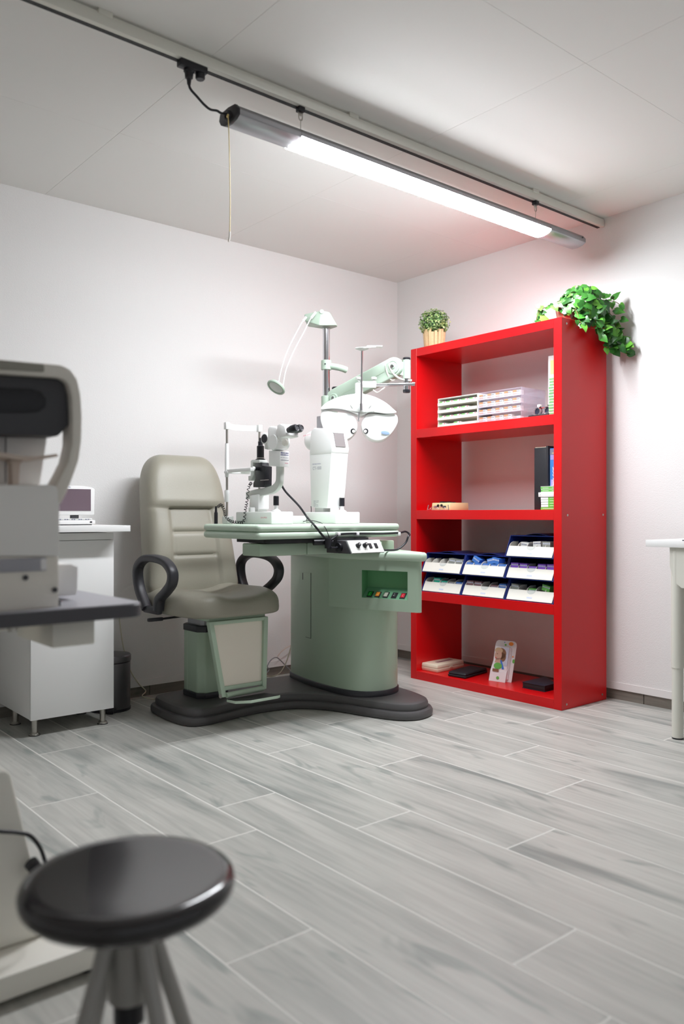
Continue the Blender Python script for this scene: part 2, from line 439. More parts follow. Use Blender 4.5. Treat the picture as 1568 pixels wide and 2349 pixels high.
bm = NB(); s = Vector((LX0 - 0.008, 2.392, 2.318)); cyl(bm, s, 0.004, 0.01, (-0.3, 0, -1), 8); tube(bm, [s, (1.497, 2.392, 2.2), (1.50, 2.392, 2.02), (1.4985, 2.392, 1.915)], 0.0016, 6)
pc = obj('pull_cord', bm, 'yellow', t)
bm = NB(); tube(bm, [(1.4985, 2.392, 1.918), (1.4975, 2.392, 1.90), (1.494, 2.392, 1.883)], 0.003, 8); obj('cord_end', bm, 'ivory', pc)
for x in (1.80, 3.20):
    bm = NB(); box(bm, x - 0.013, x + 0.013, 2.378, 2.402, TZ - 0.018, TZ + 0.001)
    h = obj('hanger', bm, 'black', t, bevel=0.002)
    bm = NB()
    tube(bm, [(x - .008, 2.39, 2.424), (x - .008, 2.39, 2.404), (x - .004, 2.39, 2.394), (x + .005, 2.39, 2.394), (x + .008, 2.39, 2.403), (x + .008, 2.39, 2.424)], 0.0022, 6)
    box(bm, x - 0.008, x + 0.009, 2.3885, 2.3915, 2.408, 2.424)
    tube(bm, [(x + .001, 2.39, 2.396), (x + .001, 2.391, 2.352)], 0.0014, 6)
    cyl(bm, (x + .001, 2.391, 2.345), 0.004, 0.012, n=8)
    obj('hook', bm, 'steel', h)
# feed adapter + cable
t = thing('track_adapter', 'black mains adapter plugged into the ceiling track above the lamp end', 'adapter', (1.39, 2.39, 2.40))
obj('body', box(NB(), 1.302, 1.402, 2.374, 2.405, TZ - 0.022, TZ), 'black', t, bevel=0.003)
bm = NB(); lathe(bm, [(0.0, -0.030), (0.013, -0.030), (0.016, -0.026), (0.016, 0)], (1.383, 2.392, TZ - 0.010), n=20); obj('dial', bm, 'black', t)
bm = NB(); lathe(bm, [(0.006, -0.052), (0.008, -0.034), (0.013, -0.031), (0.0145, -0.014), (0.018, -0.010), (0.018, 0)], (1.341, 2.392, TZ - 0.018), n=20); obj('plug', bm, 'black', t)
bm = NB(); pts = [(432, 184), (436, 203), (452, 222), (468, 240), (482, 251), (497, 254), (508, 260)]
tube(bm, [ony(u, v, 2.392) for u, v in pts] + [Vector((1.502, 2.40, 2.327))], 0.0042, 8)
obj('cable', bm, 'black', t)

# ------------------------------------------------------------------ red bookcase
BX0, BX1, BY0, BY1, BH = 3.335, 3.722, 2.338, 3.368, 1.902
t = thing('bookcase', 'tall open red bookcase with four shelves against the right wall', 'bookcase', ((BX0 + BX1) / 2, (BY0 + BY1) / 2, 0))
for (a, b) in ((BY0, BY0 + 0.046), (BY1 - 0.046, BY1)):
    obj('side_panel', box(NB(), BX0, BX1, a, b, 0, BH), 'red', t, bevel=0.0012, seg=1)
SH = [(0.0, 0.048), (0.458, 0.508), (0.920, 0.971), (1.386, 1.436), (1.856, BH)]
for i, (a, b) in enumerate(SH):
    obj(('bottom_board', 'shelf', 'shelf', 'shelf', 'top_board')[i], box(NB(), BX0 + 0.0006, BX1, BY0 + 0.0455, BY1 - 0.0455, a, b), 'red', t, bevel=0.001, seg=1)
for x, z in ((3.383, 0.944), (3.69, 0.946), (3.376, 0.025), (3.683, 0.03), (3.376, 1.875)):
    bm = NB(); lathe(bm, [(0.0055, 0), (0.0055, 0.0015), (0.002, 0.0015), (0.002, 0.0006), (0, 0.0006)], (x, BY0, z), (0, -1, 0), 12); obj('screw', bm, 'steel', t)

# ------------------------------------------------------------------ plants on the bookcase
def orient(nrm, rnd_spin):
    n = Vector(nrm).normalized(); q = Vector((0, 0, 1)).rotation_difference(n)
    return q.to_matrix() @ Matrix.Rotation(rnd_spin, 3, 'Z')
def ivyleaf(bm, p, nrm, size, spin, vals, val):
    out = [(0, 0), (0.28, -0.10), (0.47, 0.12), (0.44, 0.42), (0.24, 0.75), (0, 1.08), (-0.24, 0.75), (-0.44, 0.42), (-0.47, 0.12), (-0.28, -0.10)]
    Rm = orient(nrm, spin)
    def P(x, y, z): return p + Rm @ (Vector((x, y, z)) * size)
    mid = [bm.verts.new(P(0, y, zz)) for y, zz in ((0, 0), (0.35, 0.05), (0.72, 0.02), (1.08, -0.16))]
    r = [bm.verts.new(P(x, y, 0.10 - 0.16 * (y ** 2))) for x, y in out[1:5]]
    l = [bm.verts.new(P(x, y, 0.10 - 0.16 * (y ** 2))) for x, y in out[6:][::1]]
    l = l[::-1]
    for s in (r, l):
        faces = [(mid[0], s[0], s[1], mid[1]), (mid[1], s[1], s[2]), (mid[1], s[2], s[3], mid[2]), (mid[2], s[3], mid[3])]
        for f in faces: bm.faces.new(f); vals.append(val)
t = thing('potted_ivy', 'trailing green ivy spilling over the right end of the bookcase', 'plant', (3.53, 2.44, BH))
bm = NB(); lathe(bm, [(0.045, 0), (0.062, 0.10), (0.066, 0.10), (0.066, 0.115), (0.058, 0.115), (0.055, 0.1), (0, 0.1)], (3.53, 2.44, BH), n=28); obj('pot', bm, 'terra', t)
bm = NB(); vals = []; stems = NB()
def ang_n(): return Vector((random.uniform(-1, 1), random.uniform(-1, 1), random.uniform(-0.4, 1)))
toward = Vector((-0.85, -0.5, 0.25))
C0 = Vector((3.55, 2.375, 2.0))
for i in range(210):
    d = Vector((random.gauss(0, 1), random.gauss(0, 1), random.gauss(0, 1))).normalized()
    rr = random.uniform(0.7, 1.0)
    p = C0 + Vector((d.x * 0.105, d.y * 0.115, d.z * 0.098)) * rr
    if p.z < BH + 0.015 and p.y > BY0 - 0.01: continue
    if p.x > 3.73: p.x = 3.72
    n = (d * 0.8 + toward * 0.7 + ang_n() * 0.45)
    ivyleaf(bm, p, n, random.uniform(0.028, 0.055), random.uniform(-0.9, 0.9) + PI, vals, random.random() ** 1.3)
vines = [[(3.60, 2.40, 2.0), (3.62, 2.31, 1.98), (3.63, 2.29, 1.90), (3.65, 2.285, 1.82), (3.675, 2.275, 1.77)],
         [(3.55, 2.40, 1.99), (3.55, 2.31, 1.95), (3.55, 2.285, 1.88), (3.58, 2.285, 1.83)],
         [(3.64, 2.36, 2.0), (3.68, 2.28, 1.95), (3.70, 2.265, 1.87), (3.71, 2.26, 1.82), (3.715, 2.245, 1.775)],
         [(3.5, 2.40, 2.0), (3.46, 2.34, 1.95), (3.44, 2.31, 1.90), (3.45, 2.305, 1.875)],
         [(3.5, 2.45, 2.0), (3.42, 2.50, 1.99), (3.39, 2.52, 1.95), (3.40, 2.53, 1.925)],
         [(3.62, 2.36, 2.04), (3.68, 2.27, 2.02), (3.70, 2.24, 1.99)],
         [(3.66, 2.32, 1.86), (3.69, 2.26, 1.80), (3.70, 2.235, 1.775), (3.705, 2.225, 1.76)]]
dens = [50, 30, 44, 14, 14, 7, 14]
for vn, cnt in zip(vines, dens):
    path = catmull(vn, 10); tube(stems, vn, 0.0018, 5, 6)
    for i in range(cnt):
        p = path[int((i + random.random()) / cnt * (len(path) - 1))] + Vector((random.gauss(0, .014), random.gauss(0, .016), random.gauss(0, .012)))
        p.x = min(p.x, 3.735)
        if BX0 < p.x < BX1 and p.y > BY0 - 0.012 and p.z < BH + 0.01: p.y = BY0 - 0.018
        ivyleaf(bm, p, toward * 1.0 + ang_n() * 0.7, random.uniform(0.026, 0.052), PI + random.uniform(-1, 1), vals, random.random() ** 1.2)
o = obj('foliage', bm, 'ivy', t, smooth=True, ang=80); rndattr(o.data, vals)
obj('vines', stems, 'stem', t)

t = thing('potted_boxwood', 'small round boxwood plant in a pot of pale wooden sticks', 'plant', (3.42, 3.262, BH))
bm = NB(); cx, cy = 3.42, 3.262
lathe(bm, [(0.05, 0), (0.055, 0.085), (0.05, 0.085), (0.048, 0.075), (0, 0.075)], (cx, cy, BH), n=24); pot = obj('pot', bm, 'stick', t)
bm = NB()
for i in range(20):
    a = 2 * PI * i / 20 + random.uniform(-.06, .06); h = random.uniform(0.085, 0.112); r0, r1 = 0.054, 0.062
    p0 = Vector((cx + r0 * math.cos(a), cy + r0 * math.sin(a), BH)); p1 = Vector((cx + r1 * math.cos(a), cy + r1 * math.sin(a), BH + h))
    sweep(bm, [p0, (p0 + p1) / 2 + Vector((random.uniform(-.002, .002),) * 3), p1], [(-.0078, -.003), (.0078, -.003), (.0078, .003), (-.0078, .003)], up=Vector((math.cos(a), math.sin(a), 0)))
obj('stick_cladding', bm, 'stick', pot, bevel=0.0)
bm = NB(); vals = []
for i in range(1500):
    d = Vector((random.gauss(0, 1), random.gauss(0, 1), random.gauss(0, 1))).normalized()
    rr = random.uniform(0.55, 1.0)
    p = Vector((cx, cy, BH + 0.148)) + Vector((d.x * 0.092, d.y * 0.092, d.z * 0.082)) * rr
    if p.z < BH + 0.085: continue
    s = random.uniform(0.006, 0.011); Rm = orient(d + ang_n() * 0.8, random.random() * 6)
    vs = [bm.verts.new(p + Rm @ (Vector(q) * s)) for q in ((0, -1, 0), (0.55, 0, 0.15), (0, 1, 0), (-0.55, 0, 0.15))]
    bm.faces.new(vs); vals.append(min(1, max(0, (rr - 0.55) * 1.1 + random.uniform(-.15, .45) * (0.4 + rr * .6))))
o = obj('foliage', bm, 'box', t, smooth=False); rndattr(o.data, vals)
bm = NB(); lathe(bm, [(0.01, 0), (0.011, 0.006), (0, 0.009)], (3.40, 3.135, BH), n=14)
tag(obj('cap', bm, 'black'), 'tiny black cap lying on the bookcase beside the stick pot', 'cap')

# ------------------------------------------------------------------ outline lofting
def offset_outline(P, d):
    n = len(P); out = []
    area = sum(P[i][0] * P[(i + 1) % n][1] - P[(i + 1) % n][0] * P[i][1] for i in range(n))
    sg = 1 if area > 0 else -1
    for i in range(n):
        a = Vector(P[i - 1][:2]); c = Vector(P[(i + 1) % n][:2]); t = c - a
        if t.length < 1e-9: out.append(P[i]); continue
        t.normalize(); nn = Vector((t.y, -t.x)) * sg
        out.append((P[i][0] + nn.x * d, P[i][1] + nn.y * d))
    return out
def loft(bm, P, prof, mi=0):
    """P: closed 2-D outline; prof: (outward offset, z) bottom to top"""
    rings = []
    for d, z in prof:
        rings.append([bm.verts.new((x, y, z)) for x, y in (offset_outline(P, d) if d else P)])
    n = len(P); fs = []
    for a, b in zip(rings[:-1], rings[1:]):
        for i in range(n):
            j = (i + 1) % n; fs.append(bm.faces.new([a[i], a[j], b[j], b[i]]))
    fs.append(bm.faces.new(rings[0][::-1])); fs.append(bm.faces.new(rings[-1]))
    for f in fs: f.material_index = mi
    bmesh.ops.recalc_face_normals(bm, faces=fs)
    return bm
def smooth2(pts, n=6): return [(p.x, p.y) for p in catmull([(a, b, 0) for a, b in pts], n, True)]
def rrect(x0, x1, y0, y1, r, n=5):
    out = []
    for cx_, cy_, a0 in ((x1 - r, y1 - r, 0), (x0 + r, y1 - r, 90), (x0 + r, y0 + r, 180), (x1 - r, y0 + r, 270)):
        for i in range(n + 1):
            a = R(a0 + 90 * i / n); out.append((cx_ + r * math.cos(a), cy_ + r * math.sin(a)))
    return out
def edge_prof(z0, z1, r, n=4):
    return [(-r * (1 - math.sin(PI / 2 * i / n)), z0 + r * (1 - math.cos(PI / 2 * i / n))) for i in range(n + 1)] + \
           [(-r * (1 - math.cos(PI / 2 * i / n)), z1 - r * (1 - math.sin(PI / 2 * i / n))) for i in range(n + 1)]

# ------------------------------------------------------------------ instrument stand
st = thing('instrument_stand', 'mint green examination stand with column, table and dark base plate', 'instrument stand', (2.6, 3.15, 0))
OUT = [(1.805, 3.59), (1.785, 3.46), (1.783, 3.33), (1.805, 3.225), (1.875, 3.19), (2.0, 3.203), (2.13, 3.222), (2.25, 3.218), (2.36, 3.185), (2.44, 3.105), (2.487, 3.01),
       (2.515, 2.91), (2.548, 2.80), (2.59, 2.705), (2.655, 2.652), (2.735, 2.652), (2.81, 2.69), (2.862, 2.78), (2.895, 2.95), (2.90, 3.2), (2.88, 3.42), (2.80, 3.55), (2.66, 3.60), (2.45, 3.632), (2.2, 3.65), (1.98, 3.65), (1.86, 3.64)]
O1 = smooth2(OUT, 6)
bm = NB()
loft(bm, O1, [(-0.012, 0), (-0.003, 0.004), (0, 0.014), (0, 0.026), (-0.006, 0.036), (-0.02, 0.0395)])
bp_ = obj('base_plate', bm, 'base', st)
O2 = offset_outline(O1, -0.022)
bm = NB(); loft(bm, O2, [(-0.002, 0.038), (0, 0.045), (0, 0.060), (-0.005, 0.070), (-0.016, 0.0755), (-0.03, 0.0762)])
obj('base_cover', bm, 'base', st)
CO = smooth2([(2.585, 3.50), (2.556, 3.38), (2.537, 3.25), (2.529, 3.12), (2.536, 3.00), (2.575, 2.915), (2.655, 2.875), (2.745, 2.885), (2.815, 2.94), (2.845, 3.05), (2.855, 3.22), (2.835, 3.42), (2.77, 3.54), (2.68, 3.57), (2.615, 3.555)], 7)
bm = NB(); loft(bm, CO, [(0, 0.10), (0, 0.503)]); loft(bm, [(x, max(y, 2.968)) for x, y in CO], [(0, 0.503), (0, 0.735)]); colm = obj('column', bm, 'green', st, ang=50)
bm = NB(); loft(bm, CO, [(0.005, 0.0755), (0.006, 0.08), (0.006, 0.101), (0.003, 0.104)]); obj('kick_band', bm, 'trimdark', st, ang=50)
# inset door on the column flank: thin raised panel following the column curve
def col_pt(y):
    best = None
    n = len(CO)
    for i in range(n):
        a, b = CO[i], CO[(i + 1) % n]
        if (a[1] - y) * (b[1] - y) <= 0 and a[1] != b[1]:
            x = a[0] + (b[0] - a[0]) * (y - a[1]) / (b[1] - a[1])
            if best is None or x < best: best = x
    return best
def on_column(bm, y0, y1, z0, z1, d0, d1, n=8):
    A = []; B = []
    for i in range(n + 1):
        y = y0 + (y1 - y0) * i / n; x = col_pt(y); A.append((x - d0, y)); B.append((x - d1, y))
    P = A + B[::-1]
    prism(bm, P, 'z', z0, z1)
bm = NB(); on_column(bm, 3.44, 3.287, 0.318, 0.648, -0.004, 0.0016); obj('door', bm, 'green', st, ang=50)
bm = NB(); on_column(bm, 3.2865, 3.2835, 0.316, 0.65, -0.004, 0.0010, 2); on_column(bm, 3.34, 3.2865, 0.3155, 0.3178, -0.004, 0.0010, 3); on_column(bm, 3.372, 3.366, 0.61, 0.645, -0.004, 0.0022, 2)
obj('door_gap', bm, 'trimdark', st, smooth=False)
# overhanging cabinet head with niche, turned a little towards the room
HA = Vector((2.530, 2.950, 0)); HD = Vector((0.324, -0.946, 0)).normalized(); HN = Vector((-0.946, -0.324, 0)).normalized()
def hp_(t_, dn, z): return HA + HD * t_ + HN * dn + Vector((0, 0, z))
zb, zt = 0.500, 0.736
t0_, t1_, nz0, nz1 = 0.052, 0.294, 0.555, 0.685
def hex_(bm, ta, tb_, da, db, za, zc): return hull8(bm, [hp_(ta, da, za), hp_(tb_, da, za), hp_(tb_, db, za), hp_(ta, db, za)], [hp_(ta, da, zc), hp_(tb_, da, zc), hp_(tb_, db, zc), hp_(ta, db, zc)])
BK = 0.105
bm = NB()
hex_(bm, t0_, t1_, 0, -BK, zb, nz0); hex_(bm, t0_, t1_, 0, -BK, nz1, zt)
hd = obj('cabinet_head', bm, 'green', st, smooth=False)
# left shoulder runs into the column, right shoulder is the rounded tip
lp = [hp_(t0_, 0, 0), hp_(0.02, 0, 0), hp_(-0.03, -0.004, 0), hp_(-0.09, -0.012, 0), hp_(-0.15, -0.028, 0), hp_(-0.15, -0.14, 0), hp_(t0_, -0.14, 0)]
bm = NB(); prism(bm, [(p.x, p.y) for p in lp], 'z', zb, zt); obj('head_shoulder', bm, 'green', hd, ang=40)
bm = NB(); tip = [hp_(t1_, 0, 0), hp_(0.335, 0, 0), hp_(0.345, -0.003, 0), hp_(0.352, -0.009, 0), hp_(0.355, -0.018, 0), hp_(0.352, -0.028, 0), hp_(0.345, -0.036, 0), hp_(t1_, -0.075, 0)]
prism(bm, [(p.x, p.y) for p in tip], 'z', zb, zt); obj('head_tip', bm, 'green', hd, ang=40)
bm = NB(); bk_ = [hp_(t1_, -0.07, 0), hp_(t1_, -BK + .02, 0), hp_(0.0, -0.19, 0), hp_(0.0, -BK, 0), hp_(t1_ - .03, -BK, 0)]
prism(bm, [(p.x, p.y) for p in bk_], 'z', zb, zt); obj('head_back', bm, 'green', hd, ang=40)
bm = NB(); hex_(bm, t0_, t1_, -.055, -BK, nz0, nz1); hex_(bm, t0_ - .001, t0_ + .0015, -.002, -BK, nz0, nz1); hex_(bm, t1_ - .0015, t1_ + .001, -.002, -BK, nz0, nz1); hex_(bm, t0_, t1_, -.002, -BK, nz1 - .0015, nz1)
obj('niche_lining', bm, 'niche', hd, smooth=False)
bm = NB(); hull8(bm, [hp_(t0_, -.002, nz0), hp_(t0_, -.056, nz0), hp_(t0_, -.056, nz0 + .048)], [hp_(t1_, -.002, nz0), hp_(t1_, -.056, nz0), hp_(t1_, -.056, nz0 + .048)])
obj('switch_panel', bm, 'nichel', hd, smooth=False)
sl = (HN * -0.054 + VZ * 0.048).normalized(); nn = (HN * 0.048 + VZ * 0.054).normalized()
for tt, mm in ((0.088, 'swgreen'), (0.130, 'amber'), (0.173, 'swwhite'), (0.217, 'blackm'), (0.262, 'swred')):
    c = hp_(tt, -.002, nz0) + sl * 0.023
    def quad(h, wy, l): return [c + nn * h + sl * a + HD * b for a, b in ((-l, -wy), (l, -wy), (l, wy), (-l, wy))]
    bm = NB(); hull8(bm, quad(-0.001, 0.0135, 0.018), quad(0.003, 0.0128, 0.017)); fr = obj('switch_frame', bm, 'trimdark', hd, smooth=False)
    bm = NB(); hull8(bm, quad(0.003, 0.0095, 0.0125), quad(0.006, 0.0090, 0.0120)); obj('switch', bm, mm, hd, bevel=0.0008)
    bm = NB(); bm.faces.new([bm.verts.new(c + nn * 0.0066 + sl * a + HD * b) for a, b in ((-0.006, -0.0025), (-0.004, -0.0025), (-0.004, 0.0025), (-0.006, 0.0025))]); bm.faces.new([bm.verts.new(c + nn * 0.0066 + sl * a + HD * b) for a, b in ((0.002, -0.0006), (0.007, -0.0006), (0.007, 0.0006), (0.002, 0.0006))])
    obj('mark', bm, 'paper', hd, smooth=False)
PL_ = smooth2([(2.505, 2.985), (2.545, 2.85), (2.595, 2.70), (2.626, 2.605), (2.640, 2.588), (2.660, 2.588), (2.676, 2.605), (2.72, 2.72), (2.79, 2.88), (2.86, 3.05), (2.880, 3.2), (2.865, 3.46), (2.79, 3.57), (2.68, 3.60), (2.60, 3.58), (2.55, 3.45), (2.512, 3.28), (2.500, 3.1)], 6)
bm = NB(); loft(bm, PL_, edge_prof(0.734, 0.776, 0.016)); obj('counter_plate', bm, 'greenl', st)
# table carrier
bm = NB(); box(bm, 1.955, 2.21, 2.885, 3.02, 0.768, 0.822); obj('table_bracket', bm, 'green', st, bevel=0.006)
bm = NB(); box(bm, 2.212, 2.745, 2.885, 3.05, 0.768, 0.822); obj('table_bracket', bm, 'green', st, bevel=0.006)
bm = NB(); box(bm, 1.975, 2.52, 2.835, 3.0, 0.824, 0.842); box(bm, 1.965, 1.99, 2.87, 3.08, 0.826, 0.842); obj('slide_rail', bm, 'blackm', st, bevel=0.002)
TX0, TX1, TYF, TYB, TT = 1.887, 2.706, 2.80, 3.245, 0.905
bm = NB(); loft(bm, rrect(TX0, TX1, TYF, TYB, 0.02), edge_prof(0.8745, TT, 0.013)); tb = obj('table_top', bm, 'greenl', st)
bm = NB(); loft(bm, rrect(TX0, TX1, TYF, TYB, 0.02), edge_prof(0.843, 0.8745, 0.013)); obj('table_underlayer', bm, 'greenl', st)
# control box
cb = thing('control_box', 'small silver and black control box with knobs hanging under the green table', 'control box', (2.40, 2.74, 0.775))
bm = NB(); prism(bm, [(2.69, 0.776), (2.725, 0.832), (2.86, 0.836), (2.86, 0.776)], 'x', 2.300, 2.497); bx = obj('case', bm, 'dkgrey', cb, bevel=0.002)
a = Vector((0, 2.688, 0.7775)); b2 = Vector((0, 2.7235, 0.833)); dz = (b2 - a); nf = Vector((0, -dz.z, dz.y)).normalized()
def fp(x, k, h=0.0): return Vector((x, 0, 0)) + a + dz * k + nf * h
bm = NB(); hull8(bm, [fp(2.303, 0), fp(2.497, 0), fp(2.497, 1), fp(2.303, 1)], [fp(2.305, 0.02, .003), fp(2.495, 0.02, .003), fp(2.495, .98, .003), fp(2.305, .98, .003)]); obj('face_plate', bm, 'whiteg', cb, smooth=False)
for x in (2.352, 2.392):
    bm = NB(); lathe(bm, [(0.012, 0), (0.010, 0.006), (0.0085, 0.016), (0, 0.017)], fp(x, .55, .003), nf, 16); kb = obj('knob', bm, 'black', cb)
    bm = NB(); cyl(bm, fp(x, .55, .0195), 0.0025, 0.001, nf, 8); obj('dot', bm, 'ivory', kb)
for x in (2.424, 2.458):
    bm = NB(); hull8(bm, [fp(x - .008, .32, .003), fp(x + .008, .32, .003), fp(x + .008, .72, .003), fp(x - .008, .72, .003)], [fp(x - .007, .35, .007), fp(x + .007, .35, .007), fp(x + .007, .69, .007), fp(x - .007, .69, .007)]); obj('rocker_switch', bm, 'black', cb, smooth=False)
bm = NB(); box(bm, 2.25, 2.50, 2.80, 2.93, 0.832, 0.8425); obj('bracket', bm, 'blackm', cb, bevel=0.001)
bm = NB(); cyl(bm, (2.301, 2.765, 0.803), 0.02, 0.014, (-1, 0, 0), 16); tube(bm, [(2.285, 2.765, 0.803), (2.27, 2.76, 0.80), (2.235, 2.75, 0.803)], 0.006, 8); obj('plug', bm, 'black', cb)
bm = NB(); prism(bm, [(2.79, 0.777), (2.79, 0.822), (2.86, 0.822), (2.86, 0.777)], 'x', 2.50, 2.575); obj('side_block', bm, 'greenl', cb, bevel=0.004)

# pole behind the instruments
PX, PY = 2.676, 3.329
bm = NB(); box(bm, PX - 0.045, PX - 0.0, PY - 0.02, PY + 0.025, 0.776, 1.46); obj('rear_post', bm, 'alu', st, bevel=0.003)
bm = NB(); cyl(bm, (PX, PY, 0.776), 0.019, 1.165, n=28); obj('pole', bm, 'chrome', st)
bm = NB(); lathe(bm, [(0.026, 0), (0.026, 0.17), (0.022, 0.173)], (PX, PY, 1.395), n=28); obj('pole_collar', bm, 'greenm', st)
bm = NB(); lathe(bm, [(0.021, 0), (0.027, 0.002), (0.027, 0.05), (0.021, 0.052)], (PX, PY, 1.703), n=28); tube(bm, [(PX, PY, 1.728), (PX + 0.05, PY - 0.05, 1.715), (PX + 0.085, PY - 0.062, 1.705)], 0.017, 14, 3)
cl_ = obj('clamp', bm, 'greenm', st)
bm = NB(); cyl(bm, (PX - 0.021, PY - 0.017, 1.731), 0.004, 0.003, (-0.64, -0.76, 0), 8); obj('grub_screw', bm, 'black', cl_)

def atd(u, v, d):
    a_, b_, c_ = ray(u, v); return Vector((a_ * d, b_ * d, CH + c_ * d))


# examination lamp on top of the pole
t = thing('examination_lamp', 'mint green overhead lamp with two thin curved rods on top of the pole', 'lamp', (PX, PY, 1.93))
def vf(c, r, n, z): return c + VR * r - VF * n + VZ * z      # view-aligned local: right, towards camera, up
c = Vector((PX, PY, 1.93))
bm = NB()
hull8(bm, [vf(c, -.10, -.05, .012), vf(c, .012, -.055, -.006), vf(c, .062, .0, 0.0), vf(c, .056, .045, -.002), vf(c, -.035, .06, -.008), vf(c, -.11, .03, .022)][::1],
      [vf(c, -.105, -.05, .058), vf(c, -.02, -.05, .083), vf(c, .022, .0, .072), vf(c, .018, .03, .070), vf(c, -.022, .045, .078), vf(c, -.115, .03, .06)])
hh = obj('lamp_head', bm, 'greenm', t, bevel=0.007, seg=3)
bm = NB(); lathe(bm, [(0.021, 0), (0.021, 0.02), (0.016, 0.03)], (PX, PY, 1.915), n=20); obj('neck', bm, 'chrome', t)
bm = NB(); cyl(bm, vf(c, -.022, .046, .068), 0.011, 0.006, -VF, 16); obj('pivot', bm, 'greenm', hh)
for pts in ([(724, 716), (712, 731), (695, 765), (672, 808), (655, 850), (649, 884)], [(702, 727), (693, 738), (668, 785), (653, 820), (643, 855), (639, 876)]):
    bm = NB(); dd = 4.20; P = [atd(u, v, dd) for u, v in pts]
    tube(bm, P, 0.0028, 8); tube(bm, [P[0], P[0] + (P[1] - P[0]) * .9], 0.0065, 10, 0)
    obj('rod', bm, 'white', t)
bm = NB(); sc_ = atd(634, 887, 4.2); ax = (VR * -0.46 - VF * 0.42 - VZ * 0.78).normalized()
lathe(bm, [(0, -0.022), (0.022, -0.020), (0.044, -0.008), (0.052, 0.004), (0.050, 0.010), (0.043, 0.011), (0.040, 0.006), (0, 0.006)], sc_, ax, 32, sx=1.0, sy=1.0); sh = obj('lamp_shade', bm, 'greenm', t)
bm = NB(); lathe(bm, [(0.039, 0.0065), (0.03, 0.0105), (0, 0.012)], sc_, ax, 32, sx=1.0, sy=1.0); obj('lens', bm, 'whiteg', sh)

# instrument arm carrying the phoropter
def atq(u, v, d): return atd(u, v, 4.05 + (d - 3.5) * 0.33)
J1 = atq(770, 914, 4.13); J2 = atq(905, 843, 3.68)
bm = NB(); ua = (J2 - J1); Lh = ua.length; ux = ua.normalized(); uy = (VZ - ux * VZ.dot(ux)).normalized(); uz = ux.cross(uy)
outl = []
for i in range(9): a_ = R(90 + 180 * i / 8); outl.append((0.047 * math.cos(a_), 0.047 * math.sin(a_)))
for i in range(9): a_ = R(-90 + 180 * i / 8); outl.append((Lh + 0.049 * math.cos(a_), 0.049 * math.sin(a_)))
Q = lambda h: [J1 + ux * p + uy * q + uz * h for p, q in outl]
hull8(bm, Q(-0.026), Q(0.026)); arm = obj('arm_cover', bm, 'greenm', st, bevel=0.007, seg=3)
sgn = 1 if uz.dot(VF) < 0 else -1
bm = NB(); hull8(bm, [J1 + ux * p + uy * q + uz * sgn * 0.0262 for p, q in ((.05, -.004), (Lh - .05, -.004), (Lh - .05, .000), (.05, .000))], [J1 + ux * p + uy * q + uz * sgn * 0.0272 for p, q in ((.05, -.004), (Lh - .05, -.004), (Lh - .05, .000), (.05, .000))]); obj('seam', bm, 'green', arm, smooth=False)
for J, r in ((J1, 0.024), (J2, 0.036)):
    bm = NB(); lathe(bm, [(r, 0), (r, 0.004), (r * .75, 0.006), (r * .7, 0.004), (r * .4, 0.005), (r * .36, 0.009), (0, 0.010)], J + uz * sgn * 0.026, uz * sgn, 28); jj = obj('joint_cap', bm, 'greenm', arm)
    bm = NB(); lathe(bm, [(r * .3, 0), (r * .25, 0.005), (0, 0.006)], J + uz * sgn * 0.035, uz * sgn, 16); obj('bolt', bm, 'chrome', arm)
bm = NB(); hull8(bm, *[[Vector((PX, PY, 1.50)) + VR * a_ + VZ * b_ + (J1 - Vector((PX, PY, J1.z))) * k for a_, b_ in ((-.012, -.03), (.012, -.03), (.012, .045), (-.012, .045))] for k in (0.05, 1.0)]); obj('knuckle', bm, 'greenm', arm, bevel=0.004)
kp = atq(770, 893, 4.15)
bm = NB(); lathe(bm, [(0.006, -0.03), (0.006, 0.0), (0.02, 0.002), (0.022, 0.008), (0.018, 0.014), (0, 0.014)], kp - VZ * 0.002, n=20); obj('clamp_knob', bm, 'black', arm)
CC_ = atq(932, 850, 3.62)
bm = NB(); lathe(bm, [(0.0188, -0.042), (0.0188, 0.053)], CC_, n=28); hull8(bm, [J2 + VR * 0.0 + VZ * s_ + uz * k for s_, k in ((-.03, -.018), (.03, -.018), (.03, .018), (-.03, .018))], [CC_ + VZ * s_ + uz * k for s_, k in ((-.03, -.012), (.04, -.012), (.04, .012), (-.03, .012))]); sw_ = obj('swivel', bm, 'greenm', st)
bm = NB(); lathe(bm, [(0.0195, 0.053), (0.0195, 0.063), (0.016, 0.065), (0, 0.065)], CC_, n=28); obj('swivel_cap', bm, 'black', sw_)
bm = NB(); lathe(bm, [(0.0165, -0.098), (0.0165, -0.041)], CC_, n=28); obj('spindle', bm, 'chrome', sw_)
bm = NB(); lathe(bm, [(0, -0.111), (0.017, -0.111), (0.0187, -0.107), (0.0187, -0.097)], CC_, n=28); obj('spindle_cap', bm, 'black', sw_)
B0 = atq(950, 881, 3.60); B1 = atq(858, 883, 3.50)
bm = NB(); tube(bm, [B0, B1], 0.0085, 16, 0); tube(bm, [B0, B0 + (B1 - B0) * .06], 0.0108, 16, 0); obj('cross_bar', bm, 'chrome', st)
bm = NB(); tube(bm, [atq(897, 826, 3.66), atq(893, 838, 3.62), atq(902, 857, 3.6), atq(920, 870, 3.6), atq(944, 873, 3.58)], 0.0054, 8); obj('hose', bm, 'ivory', arm)
bm = NB(); tube(bm, [atq(884, 838, 3.66), atq(888, 856, 3.64), atq(898, 872, 3.66), atq(912, 868, 3.66)], 0.004, 8); tube(bm, [atq(786, 893, 4.07), atq(789, 903, 4.05), atq(792, 912, 4.06)], 0.004, 8)
